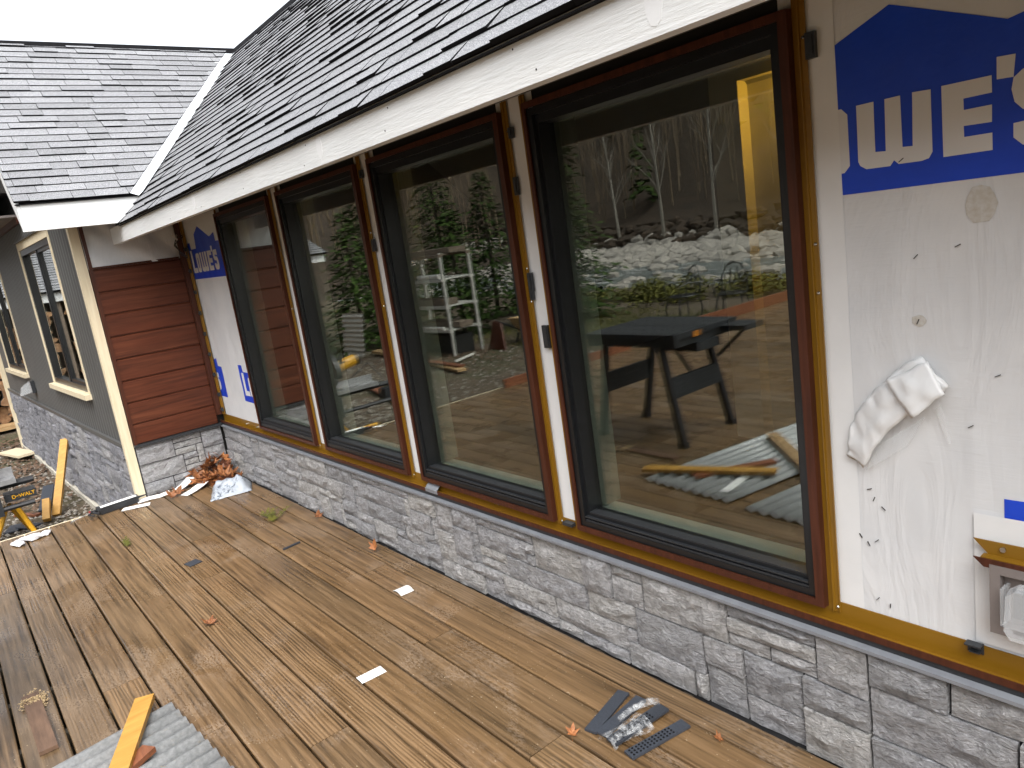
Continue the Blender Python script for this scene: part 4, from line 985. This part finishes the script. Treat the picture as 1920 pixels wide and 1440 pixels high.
tag(mb.build('film_wrap', M['film'], smooth=True), 'crumpled clear film twisted round the vent strip bundle', 'plastic film')

# corrugated sheets, timbers lying on them
def sheet_at(corner_l, corner_r, along, L, z, label):
    cl, cr = Vector((*corner_l, 0)), Vector((*corner_r, 0)); v = cr-cl; W = v.length; v.normalize(); u = Vector((*along, 0)).normalized(); mb = MB(); nw = int(W/.0085); amp, per = .0085, W/round(W/.068)
    for s_ in (0, 1):
        for j in range(nw+1):
            w = W*j/nw; h = amp*(1+math.sin(w/per*2*math.pi))
            for i in (0, 1): mb.v.append(cl+v*w+u*(L*i)+Vector((0, 0, z+h+.0012*s_)))
    k = (nw+1)*2
    for j in range(nw):
        a = j*2; mb.f += [(a, a+1, a+3, a+2), (k+a, k+a+2, k+a+3, k+a+1), (a, a+2, k+a+2, k+a), (a+1, k+a+1, k+a+3, a+3)]; mb.m += [0]*4
    mb.f += [(0, k, k+1, 1), (k-2, k-1, 2*k-1, 2*k-2)]; mb.m += [0, 0]
    return tag(mb.build('corrugated_sheet', M['galv'], smooth=True), label, 'sheet', 'corrugated sheets on the deck')
sheet_at((-2.86, .385), (-2.235, .435), (.155, -.99), 2.3, .003, 'corrugated metal sheet under the timber offcuts at the bottom of the photo')
sheet_at((-2.13, .470), (-1.50, .500), (.155, -.99), 2.3, .003, 'second corrugated metal sheet, seen only mirrored in the widest window')
flat('sheet_label', M['paper'], rect(-2.345, .235, .05, .22, -.14), .001, 'white paper label stuck on the corrugated sheet', 'label', lambda x, y: .0195)
def timber(p, q, w, h, mat, name, label, cat='timber'):
    mb = MB(); mb.bar(p, q, w, h); return tag(mb.build(name, mat), label, cat)
timber((-2.915, .315, .044), (-2.22, .02, .047), .066, .020, M['pine'], 'timber_offcut', 'yellow timber offcut lying on top of the corrugated sheet')
timber((-2.60, .255, .030), (-2.34, -.16, .030), .055, .019, M['redwood'], 'timber_block', 'red brown block under the yellow offcut')
timber((-2.60, -.55, .040), (-2.08, -.08, .040), .07, .04, M['pine2'], 'timber_offcut', 'pale batten farther back on the corrugated sheet, seen mirrored')
timber((-3.42, -.012, .009), (-2.93, -.005, .009), .058, .014, M['strip_brown'], 'board_strip', 'brown board strip on the deck next to the pile of sawdust')
mb = MB(); r = random.Random(6)
for i in range(2200):
    t = r.gauss(0, .42); x, y = -3.36+.085*t, -.006+r.gauss(0, .017)*(1.2-.5*abs(t)); z = max(0, .016*(1-abs(t)*.7))*r.random()+.003; s_ = r.uniform(.002, .006); a = r.random()*6.28
    mb.quad((x-s_*math.cos(a), y-s_*math.sin(a), z), (x-s_*math.sin(a)*.6, y+s_*math.cos(a)*.6, z+s_*.6), (x+s_*math.cos(a), y+s_*math.sin(a), z+.001), (x+s_*math.sin(a)*.6, y-s_*math.cos(a)*.6, z+s_*.3))
tag(mb.build('sawdust', M['sawdust'], fix=False), 'pale heap of sawdust on the deck at the lower left', 'sawdust')

# paper strips, rag, bag, caulking gun near the inside corner
def strip_mesh(pts, w, label, name='paper_strip'):
    mb = MB(); k = len(pts)
    for i, p in enumerate(pts):
        p = Vector(p); d = (Vector(pts[min(i+1, k-1)])-Vector(pts[max(i-1, 0)])); a = Vector((-d.y, d.x, 0)).normalized()*w/2; mb.v += [p-a, p+a, p+a+Vector((0, 0, .0012)), p-a+Vector((0, 0, .0012))]
    for i in range(k-1):
        for j in range(4): mb.f.append((i*4+j, i*4+(j+1) % 4, (i+1)*4+(j+1) % 4, (i+1)*4+j)); mb.m.append(0)
    mb.f += [(0, 1, 2, 3), ((k-1)*4+3, (k-1)*4+2, (k-1)*4+1, (k-1)*4)]; mb.m += [0, 0]
    return tag(mb.build(name, M['paper']), label, 'paper', 'white paper strips near the corner')
strip_mesh([(-5.89, .92, .003), (-5.88, 1.0, .006), (-5.86, 1.07, .004), (-5.85, 1.14, .012)], 0.105, 'white backing strip along the foot of the red plank wall')
strip_mesh([(-5.80, .80, .003), (-5.76, .88, .005), (-5.73, .97, .003)], 0.075, 'pointed white backing strip lying beside the caulking gun')
strip_mesh([(-5.83, 1.18, .012), (-5.86, 1.25, .03), (-5.90, 1.32, .062)], 0.083, 'white strip curling up against the stone of the end wall')
strip_mesh([(-5.66, 1.19, .004), (-5.69, 1.27, .014), (-5.75, 1.36, .03), (-5.78, 1.40, .045)], 0.083, 'white strip curling towards the heap of leaves')
mb = MB(); iv, jf = ICO2
for (cx, cy, rx, ry, rz, a) in ((-5.735, .155, .075, .035, .016, .3), (-5.765, .245, .055, .055, .022, .9), (-5.79, .315, .06, .035, .014, -.2), (-5.80, .205, .045, .03, .016, 1.2)):
    n = len(mb.v); c, s_ = math.cos(a), math.sin(a)
    for p in iv:
        k = 1+.45*noise.noise(p*2.1+Vector((cx*9, cy*9, 0))); x, y = p.x*rx*k, p.y*ry*k; mb.v.append((cx+x*c-y*s_, cy+x*s_+y*c, max(.001, rz*.8+p.z*rz*k)))
    mb.f += [tuple(n+i for i in f) for f in jf]; mb.m += [0]*len(jf)
rag = mb.build('rag', M['cloth'], smooth=True, fix=False); tag(rag, 'crumpled white rag on the far left corner of the deck', 'rag')
rm = rag.modifiers.new('fuse', 'REMESH'); rm.mode = 'VOXEL'; rm.voxel_size = .006
# bag of fixings
mb = MB(); A_, B_, C_, D_ = Vector((-5.29, 1.27, 0)), Vector((-5.235, 1.545, 0)), Vector((-5.43, 1.615, 0)), Vector((-5.66, 1.40, 0)); nu, nv = 16, 16
for i in range(nu+1):
    for j in range(nv+1):
        u, v = i/nu, j/nv; p = A_.lerp(B_, v).lerp(D_.lerp(C_, v), u); e = min(u, v, 1-v, 1-u)
        h = .15*math.sin(min(1, u*1.15)*1.9)**1.3*(math.sin(v*3.14)**.55)*(.55+.45*v) + .05*max(0, u-.6)*(1-v)
        h += .026*noise.noise((u*5, v*5, 2))+.022*abs(noise.noise((u*8+v*5, v*4, 5)))
        h *= .62+.55*noise.noise((u*3.1+1, v*3.3, 7)); mb.v.append((p.x+.012*noise.noise((u*6, v*6, 9)), p.y, max(.002, h*min(1, e*9)+.003)))
for i in range(nu):
    for j in range(nv): mb.f.append((i*(nv+1)+j, (i+1)*(nv+1)+j, (i+1)*(nv+1)+j+1, i*(nv+1)+j+1)); mb.m.append(0)
bg = mb.build('plastic_bag', M['bag'], smooth=True, fix=False); tag(bg, 'frosted plastic bag of dark fixings slumped against the stone near the leaf heap', 'bag'); bg.modifiers.new('thick', 'SOLIDIFY').thickness = .0015
# caulking gun
gun = thing('caulking_gun', (-5.84, .70, 0), 'black caulking gun with a white cartridge lying across the deck end', 'caulking gun')
A, B = Vector((-5.905, .925, .032)), Vector((-5.86, .665, .036)); d = (B-A).normalized(); sd = Vector((-d.y, d.x, 0))
mb = MB(); mb.tube([A, B], .024, 14); mb.build('cartridge', M['paper'], gun, smooth=False)
mb = MB(); mb.tube([A-d*.004, A-d*.02, A-d*.075], .012, 8, r1=.004); mb.build('nozzle', M['plastic_black'], gun)
mb = MB(); mb.tube([A-d*.003, A+d*.006], .027, 14); mb.tube([B-d*.006, B+d*.012], .028, 14); mb.bar(A+sd*.021-Vector((0,0,.016)), B+sd*.021-Vector((0,0,.016)), .022, .03); mb.bar(A+sd*.027+Vector((0,0,.004)), B+sd*.027+Vector((0,0,.004)), .006, .026); mb.bar(A-Vector((0,0,.026)), B-Vector((0,0,.026)), .04, .006); mb.build('cradle', M['plastic_black'], gun)
mb = MB(); mb.tube([B+d*.012, B+d*.06], .012, 8); mb.tube([B+d*.02, B+d*.05+sd*.04, B+d*.03+sd*.10], .010, 8, r1=.008); mb.build('handle', M['dark_metal'], gun)
mb = MB(); mb.tube([B+d*.045, B+d*.085+sd*.045, B+d*.07+sd*.11], .007, 6, r1=.006); mb.build('trigger', M['plastic_black'], gun)
mb = MB(); mb.tube([B+d*.06, B+d*.19-Vector((0,0,.02))], .0035, 6); mb.tube([B+d*.19-Vector((0,0,.02)), B+d*.2-Vector((0,0,.022))+sd*.035], .0035, 6); mb.build('push_rod', M['steel'], gun)
mb = MB(); mb.tube([B+d*.058, B+d*.066], .014, 8); mb.build('release_plate', M['red'], gun)

# folding workbench, mirrored in the widest window
wb = thing('workbench', (-3.39, -.48, 0), 'black folding workbench standing on the deck, mirrored in the widest window', 'workbench')
mb = MB(); mb.box(-3.80, -2.99, -.82, -.485, .715, .750); mb.box(-3.80, -2.99, -.477, -.145, .715, .750); mb.box(-3.78, -3.01, -.80, -.165, .66, .7145); mb.build('top', M['plastic_black'], wb)
mb = MB()
for i in range(9):
    for j in range(6): mb.prism([(-3.73+i*.085+.010*math.cos(k*1.05), -.76+j*.11+.010*math.sin(k*1.05), .7503) for k in range(6)], [(-3.73+i*.085+.008*math.cos(k*1.05), -.76+j*.11+.008*math.sin(k*1.05), .7512) for k in range(6)])
mb.build('dog_holes', M['shingle_edge'], wb)
mb = MB(); mb.box(-2.985, -2.80, -.84, -.62, .69, .725); mb.box(-3.3, -2.985, -.60, -.36, .60, .6595); mb.build('side_tray', M['plastic_black'], wb)
for (tx, ty, fx, fy) in ((-3.16, -.20, -3.01, -.16), (-3.19, -.72, -3.05, -.74), (-3.66, -.72, -3.76, -.66), (-3.66, -.20, -3.74, -.17)):
    mb = MB(); mb.bar((tx, ty, .66), (fx, fy, .0), .05, .035, 0, (0, 1, 0)); mb.bar((fx-.03, fy, .02), (fx+.03, fy, .02), .05, .04); mb.build('leg', M['dark_metal'], wb)
for x0, x1 in ((-3.10, -3.10), (-3.71, -3.71)):
    mb = MB(); mb.box(x0-.012, x0+.012, -.70, -.20, .31, .45); [mb.box(x0+.0122, x0+.018, -.69, -.21, .33+.035*k, .345+.035*k) for k in range(4)]; mb.build('cross_panel', M['plastic_black'], wb)
mb = MB(); mb.bar((-3.12, -.46, .42), (-3.3, -.46, .65), .02, .02); mb.bar((-2.86, -.7, .69), (-3.08, -.70, .50), .02, .02); mb.build('brace', M['dark_metal'], wb)
mb = MB(); mb.box(-3.0, -2.985, -.39, -.33, .705, .742); mb.build('clamp', M['orange'], wb)

for ch_ in [wb]: ch_.location.y -= .05; ch_.location.x -= .02

# timbers along the deck edge and in the yard
timber((-5.90, -.98, .045), (-5.92, -2.9, .045), .035, .09, M['redwood'], 'edge_board', 'brown board on edge along the far deck border, mirrored in the third window', 'board')
timber((-5.93, -3.2, .07), (-5.95, -7.4, .07), .035, .14, M['redwood'], 'edge_board', 'long red brown board on edge along the deck border, mirrored beside the workbench', 'board')
timber((-10.8, -3.06, -.40), (-9.25, -2.74, -.40), .15, .035, M['pine2'], 'ground_board', 'orange brown board on the ground in front of the storage rack', 'board')
timber((-10.9, -2.95, -.36), (-9.4, -2.84, -.365), .12, .03, M['redwood'], 'ground_board', 'second board lying crosswise on the orange brown ground board', 'board')
timber((-10.1, -3.2, -.40), (-10.35, -3.75, -.40), .04, .03, M['pipe'], 'white_stick', 'thin white stick on the ground before the storage rack', 'stick')
timber((-13.2, -3.4, -.38), (-11.6, -3.25, -.40), .16, .05, M['pine2'], 'ground_board', 'board on the leafy ground by the conifers, mirrored in the second window', 'board')
timber((-10.0, -1.55, -.41), (-8.6, -1.22, -.41), .16, .03, M['redwood'], 'ground_board', 'red brown board lying behind the mitre saw', 'board')

# yellow stake leaning on the wing and scraps on the soil
timber((-7.98, .56, -.43), (-8.52, .84, .16), .07, .035, M['pine'], 'leaning_stake', 'yellow timber stake leaning against the stone of the side wing', 'timber')
timber((-7.86, .47, -.42), (-8.02, .52, -.27), .06, .05, M['pine'], 'timber_block', 'short yellow block at the foot of the leaning stake')
timber((-8.3, .50, -.43), (-8.75, .62, -.30), .10, .02, M['rubber_grey'], 'dark_offcut', 'dark grey slat lying left of the leaning stake', 'slat')
flat('grey_tile', M['rubber_grey'], rect(-7.88, .33, .20, .12, .5), .012, 'grey slate coloured scrap on the soil nearer the saw stand', 'scrap', lambda x, y: -.435)
flat('grey_tile', M['rubber_grey'], rect(-7.98, .22, .22, .11, -.3), .012, 'grey slate coloured scrap partly under its neighbour', 'scrap', lambda x, y: -.442)
timber((-8.45, .28, -.43), (-8.2, .44, -.43), .06, .02, M['redwood'], 'red_scrap', 'short red brown offcut on the soil behind the grey scraps')
timber((-12.2, .52, -.40), (-11.4, .68, -.38), .22, .03, M['cream'], 'pale_board', 'pale board lying on the soil near the wing foundation', 'board')

# mitre saw on its yellow stand
sx, sy = -7.55, -.12
saw = thing('mitre_saw_stand', (sx, sy, -.45), 'mitre saw on a black rail stand with yellow legs beyond the deck end', 'saw')
mb = MB(); mb.tube([(sx, -1.0, .05), (sx, .44, .055)], .028, 10); mb.tube([(sx+.16, -1.0, -.11), (sx+.16, .40, -.11)], .022, 8); mb.build('rail', M['dark_metal'], saw)
mb = MB(); mb.box(sx-.05, sx+.10, .20, .43, -.075, -.012); mb.box(sx-.04, sx+.19, .12, .17, -.16, .06); mb.build('bracket', M['plastic_black'], saw); mb = MB(); mb.box(sx-.05, sx+.10, -.72, -.45, -.10, .005); mb.build('bracket', M['plastic_black'], saw)
for (a, b) in (((sx, .26, -.12), (sx+.12, .36, -.45)), ((sx, .22, -.12), (sx-.25, .34, -.45)), ((sx, -.60, -.12), (sx+.20, -.78, -.45)), ((sx, -.56, -.12), (sx-.25, -.76, -.45)), ((sx+.02, .20, -.12), (sx+.10, .02, -.45))):
    mb = MB(); mb.tube([a, b], .021, 8); mb.build('leg', M['yellow'], saw)
mb = MB(); mb.tube([(sx+.10, .02, -.35), (sx+.08, -.1, -.36), (sx+.10, -.28, -.36)], .02, 8); mb.build('crossbar', M['yellow'], saw)
mb = MB(); mb.box(sx-.16, sx+.16, -.36, .31, .085, .125); mb.tube([(sx, -.02, .125), (sx, -.02, .14)], .16, 20); mb.build('saw_table', M['alu'], saw)
mb = MB(); mb.box(sx-.02, sx+.02, -.36, .31, .125, .20); mb.build('saw_fence', M['alu'], saw)
mb = MB()
nb = 26; c0 = Vector((sx+.02, .10, .33))
mb.prism([c0+Vector((.16*math.cos(k*6.283/nb), -.0015, .16*math.sin(k*6.283/nb))) for k in range(nb)], [c0+Vector((.16*math.cos(k*6.283/nb), .0015, .16*math.sin(k*6.283/nb))) for k in range(nb)]); mb.build('blade', M['steel'], saw)
mb = MB(); g = [c0+Vector((.19*math.cos(k*.21-.35), -.03, .19*math.sin(k*.21-.35))) for k in range(18)]; g2 = [p+Vector((0, .06, 0)) for p in g]; mb.prism(g, g2); mb.build('blade_guard', M['dark_metal'], saw)
mb = MB(); mb.box(sx-.06, sx+.10, .135, .20, .30, .44); mb.build('guard_badge', M['red'], saw)
mb = MB(); mb.tube([(sx+.0, .04, .36), (sx-.02, -.20, .40)], .065, 14); mb.build('motor', M['yellow'], saw, smooth=False)
mb = MB(); mb.tube([(sx-.02, -.20, .40), (sx-.02, -.25, .405)], .068, 14); mb.tube([(sx+.1, .06, .44), (sx+.2, .05, .52), (sx+.16, .04, .42)], .02, 8); mb.tube([(sx-.16, .02, .14), (sx-.18, .02, .38), (sx-.02, .03, .40)], .03, 8); mb.tube([(sx-.35, -.05, .40), (sx+.05, -.05, .40)], .018, 8); mb.build('saw_arm', M['dark_metal'], saw)
mb = MB(); mb.tube([(sx-.12, -.2, .2), (sx-.2, -.45, .3), (sx-.1, -.55, .12), (sx, -.6, -.05)], .008, 5); mb.build('power_cord', M['plastic_black'], saw)
def text_mesh(body, size, mat, parent, mat4, name='lettering'):
    cu = bpy.data.curves.new(name, 'FONT'); cu.body = body; cu.size = size; cu.extrude = .0006; cu.offset = .0012; cu.align_x = 'CENTER'; cu.align_y = 'CENTER'
    t = bpy.data.objects.new('tmp', cu); me = bpy.data.meshes.new_from_object(t); bpy.data.objects.remove(t); me.name = name; me.materials.clear(); me.materials.append(mat)
    o = bpy.data.objects.new(name, me); COL.objects.link(o); o.matrix_basis = mat4; attach(o, parent); return o
text_mesh('DeWALT', .042, M['yellow'], saw, Matrix(((0, 0, 1, sx+.1012), (1, 0, 0, .335), (0, 1, 0, -.043), (0, 0, 0, 1))))

# storage rack in the yard
rk = thing('storage_rack', (-11.5, -3.95, -.45), 'open storage rack holding boards and white pipes, mirrored in the third window', 'rack')
for x in (-10.78, -12.35):
    for y in (-3.66, -4.26): 
        mb = MB(); mb.box(x-.025, x+.025, y-.02, y+.02, -.45, 1.36); [mb.box(x-.008, x+.008, y+.0202, y+.0212, -.38+.08*k, -.35+.08*k) for k in range(21)]; mb.build('post', M['shelf_white'], rk)
for z in (-.02, .40, .87, 1.29):
    mb = MB(); mb.box(-12.4, -10.75, -4.30, -4.21, z, z+.05); mb.box(-12.4, -10.75, -3.70, -3.615, z, z+.05); mb.box(-12.4, -10.76, -4.21, -3.70, z+.03, z+.048); mb.build('shelf', M['shelf_white'] if z < 1.2 else M['weathered'], rk)
def on_rack(y, x0, x1, z, w, h, mat, name, label, cat, round_=False):
    mb = MB()
    if round_: mb.tube([(x0, y, z), (x1, y+.02, z)], h/2, 12)
    else: mb.box(x0, x1, y-w/2, y+w/2, z-h/2, z+h/2)
    tag(mb.build(name, mat), label, cat)
on_rack(-3.70, -11.6, -10.9, .965, .1, .085, M['pipe'], 'white_pipe', 'white pipe on the second shelf of the storage rack', 'pipe', True)
on_rack(-3.75, -12.6, -11.72, .95, .1, .05, M['plastic_black'], 'black_pipe', 'black pipe end beside the white pipe on the storage rack', 'pipe', True)
on_rack(-3.8, -12.5, -10.85, .51, .3, .11, M['weathered'], 'stacked_beam', 'weathered beam on the middle shelf of the storage rack', 'beam')
on_rack(-3.95, -12.0, -10.7, .09, .28, .10, M['weathered'], 'stacked_beam', 'pair of rough beams on the lowest shelf of the storage rack', 'beam')
on_rack(-3.66, -12.6, -10.95, .05, .08, .06, M['pipe'], 'white_pipe', 'white pipe on the lowest shelf of the storage rack', 'pipe', True)
on_rack(-4.0, -12.5, -10.7, 1.39, .35, .09, M['weathered'], 'stacked_beam', 'long brown plank along the top of the storage rack', 'beam')
mb = MB(); mb.box(-12.2, -10.85, -4.15, -3.78, -.44, -.10); tag(mb.build('dark_crate', M['room']), 'dark low crate under the storage rack', 'crate')
mb = MB(); mb.prism([(-10.66, -4.35, -.45), (-10.05, -4.25, -.45), (-10.35, -4.45, .0), (-10.64, -4.5, .03)], [(-10.66, -4.32, -.45), (-10.05, -4.22, -.45), (-10.35, -4.42, .0), (-10.64, -4.47, .03)]); tag(mb.build('leaning_sheet', M['plank']), 'dark red slanted panel leaning by the right end of the storage rack', 'panel')
# wheelbarrow, bucket, corrugated panel
wbw = thing('wheelbarrow', (-10.3, -5.2, -.45), 'rusty wheelbarrow tub beyond the slanted red panel', 'wheelbarrow')
mb = MB(); c = [(-.45, -.28), (.4, -.28), (.4, .28), (-.45, .28)]; mb.prism([(-10.3+x*.6, -5.2+y*.7, -.28) for x, y in c], [(-10.3+x, -5.2+y, .0) for x, y in c]); mb.build('tub', M['pine2'], wbw)
mb = MB(); mb.tube([(-9.8, -5.2, -.31), (-9.8, -5.14, -.31)], .14, 14); mb.build('wheel', M['plastic_black'], wbw)
mb = MB(); mb.tube([(-9.8, -5.1, -.31), (-10.4, -5.0, -.25), (-11.2, -4.95, -.05)], .018, 6); mb.tube([(-9.8, -5.3, -.31), (-10.4, -5.4, -.25), (-11.2, -5.45, -.05)], .018, 6); mb.bar((-10.6, -5.0, -.28), (-10.65, -4.98, -.45), .03, .03); mb.bar((-10.6, -5.4, -.28), (-10.65, -5.42, -.45), .03, .03); mb.build('frame', M['dark_metal'], wbw)
bk = thing('garden_bucket', (-9.75, -4.95, -.05), 'bright green plastic bucket on a post mirrored at the right edge of the third window', 'bucket')
mb = MB(); mb.tube([(-9.75, -4.95, -.04), (-9.75, -4.95, .22)], .09, 16, r1=.13); mb.tube([(-9.75, -4.95, .22), (-9.75, -4.95, .235)], .14, 16); mb.build('pail', M['green_plastic'], bk); mb = MB(); mb.bar((-9.75, -4.95, -.45), (-9.75, -4.95, -.05), .06, .06); mb.build('post', M['bark'], bk)
mb = MB(); nw = 60
for s_ in (0, 1):
    for j in range(nw+1):
        z = -.43+.85*j/nw; o = .014*math.sin(j/nw*6.283*9)
        for x in (-14.0, -13.1): mb.v.append((x, -3.1-.12*j/nw+o+.002*s_, z))
k = (nw+1)*2
for j in range(nw): a = j*2; mb.f += [(a, a+1, a+3, a+2), (k+a, k+a+2, k+a+3, k+a+1)]; mb.m += [0, 0]
tag(mb.build('propped_sheet', M['shelf_white'], smooth=True), 'pale corrugated panel propped upright by the woodshed, mirrored in the second window', 'panel')
# iron garden chairs
def chair(x, y, a, label):
    t = thing('iron_chair', (x, y, GH(x, y)), label, 'chair', 'black iron chairs on the lawn'); c, s_ = math.cos(a), math.sin(a); z0 = GH(x, y)
    X = lambda v: Vector((x+v[0]*c-v[1]*s_, y+v[0]*s_+v[1]*c, z0+v[2]))
    mb = MB(); mb.tube([(.23*math.cos(k*.45), .23*math.sin(k*.45), .42) for k in range(15)], .012, 5); [mb.bar((-.22, -.2+.06*k, .42), (.22, -.2+.06*k, .42), .02, .01) for k in range(7)]; mb.build('seat', M['dark_metal'], t, xf=X)
    mb = MB(); mb.tube([(-.21, -.22, .42), (-.26, -.22, .7), (-.28, -.12, .88), (-.29, 0, .93), (-.28, .12, .88), (-.26, .22, .7), (-.21, .22, .42)], .014, 5)
    for k in range(4): mb.tube([(-.27, -.13+.085*k+.045*math.cos(q*.7), .66+.09*math.sin(q*.7)) for q in range(10)], .009, 4)
    mb.tube([(-.22, -.1, .44), (-.27, -.05, .86)], .009, 4); mb.tube([(-.22, .1, .44), (-.27, .05, .86)], .009, 4); mb.build('backrest', M['dark_metal'], t, xf=X)
    for sx_ in (-.19, .19):
        for sy_ in (-.19, .19): mb = MB(); mb.tube([(sx_, sy_, .42), (sx_*1.25, sy_*1.2, .2), (sx_*1.15, sy_*1.15, 0)], .013, 5); mb.build('leg', M['dark_metal'], t, xf=X)
    for sy_ in (-.24, .24): mb = MB(); mb.tube([(-.24, sy_, .64), (.05, sy_*1.1, .66), (.22, sy_*1.1, .62), (.2, sy_, .42)], .012, 5); mb.build('armrest', M['dark_metal'], t, xf=X)
chair(-8.6, -7.3, 1.9, 'black iron garden chair at the left of the pair on the lawn'); chair(-7.7, -7.5, 1.2, 'black iron garden chair at the right of the pair, nearer the deck border')

# woodshed with stacked firewood at the far end
ws = thing('woodshed', (-15.2, -.7, -.45), 'open woodshed with grey roof and white fascia sheltering the stacked firewood', 'shed')
SX0, SX1, SY0, SY1 = -16.3, -14.55, -3.0, 2.2
for y in (SY0+.1, -.4, SY1-.1):
    mb = MB(); mb.box(SX1-.12, SX1, y-.06, y+.06, -.46, 1.5); mb.build('post', M['weathered'], ws)
mb = MB(); mb.box(SX0, SX0+.04, SY0, SY1, -.46, 2.2); mb.build('back_wall', M['weathered'], ws)
mb = MB(); mb.box(SX1+.02, SX1+.06, SY0-.3, SY1+.3, 1.50, 1.66); mb.build('fascia_board', M['white_paint'], ws)
SR = Roof((SX1+.12, SY0-.35, 1.67), (0, 1, 0), (-1, 0, .42)); mb = MB(); mb.prism([SR.P(a, b, -.02) for a, b in ((0, 0), (5.9, 0), (5.9, 2.3), (0, 2.3))], [SR.P(a, b, 0) for a, b in ((0, 0), (5.9, 0), (5.9, 2.3), (0, 2.3))]); sroof = mb.build('roof', M['shingle_edge'], ws)
shingles(SR, 0, 5.9, 2.2, .12, [(1, 0, 0), (-1, 0, 5.9)], sroof, 120, lambda p: (p-Vector((-7, .9, 1.5))).length, 77)
mb = MB(); mb.box(SX0+.1, SX1+.25, -.3, 1.9, -.40, -.33); mb.box(SX0+.1, SX1+.25, -2.8, -.6, -.40, -.33); mb.build('pallet', M['pine2'], ws)
def log_mesh(seed):
    r = random.Random(seed); mb = MB(); k = r.choice([3, 4, 5]); rad = r.uniform(.07, .105); L = .42
    if r.random() < .7:
        a0 = r.random()*6.28; span = r.choice([1.6, 2.2, 3.1]); p = [(0, 0)]+[(rad*1.5*math.cos(a0+span*i/4), rad*1.5*math.sin(a0+span*i/4)) for i in range(5)]
        cx = sum(x for x, _ in p)/6; cy = sum(y for _, y in p)/6; p = [(x-cx, y-cy) for x, y in p]
    else: p = [(rad*math.cos(i*.785)*r.uniform(.9, 1.1), rad*math.sin(i*.785)*r.uniform(.9, 1.1)) for i in range(8)]
    mb.prism([(-L/2, y, z) for y, z in p], [(L/2, y+r.uniform(-.01, .01), z) for y, z in p], 1, True, 0)
    return mb.mesh('log', [M['log_end'], M['log_bark']])
LOGS = [log_mesh(i) for i in range(14)]; r = random.Random(20); cnt = 0
for row in range(12):
    y = -2.75 + (row % 2)*.06
    while y < 1.85:
        if cnt < 296 and not (-.55 < y < -.30):
            o = bpy.data.objects.new('firewood_log', r.choice(LOGS)); COL.objects.link(o); o.location = (-14.78+r.uniform(-.05, .05), y, -.26+row*.142+r.uniform(-.015, .015)); o.rotation_euler = (r.choice([0, 1.57, 3.14, 4.7])+r.uniform(-.4, .4), r.uniform(-.05, .05), r.uniform(-.08, .08))
            tag(o, 'split firewood log in the stack under the woodshed roof', 'firewood', 'split logs stacked in the woodshed'); cnt += 1
        y += .165+r.uniform(-.01, .02)
mb = MB(); mb.bar((-14.35, 1.05, -.30), (-14.5, .8, .55), .05, .03); mb.build('lean_stick', M['pine2'], ws)
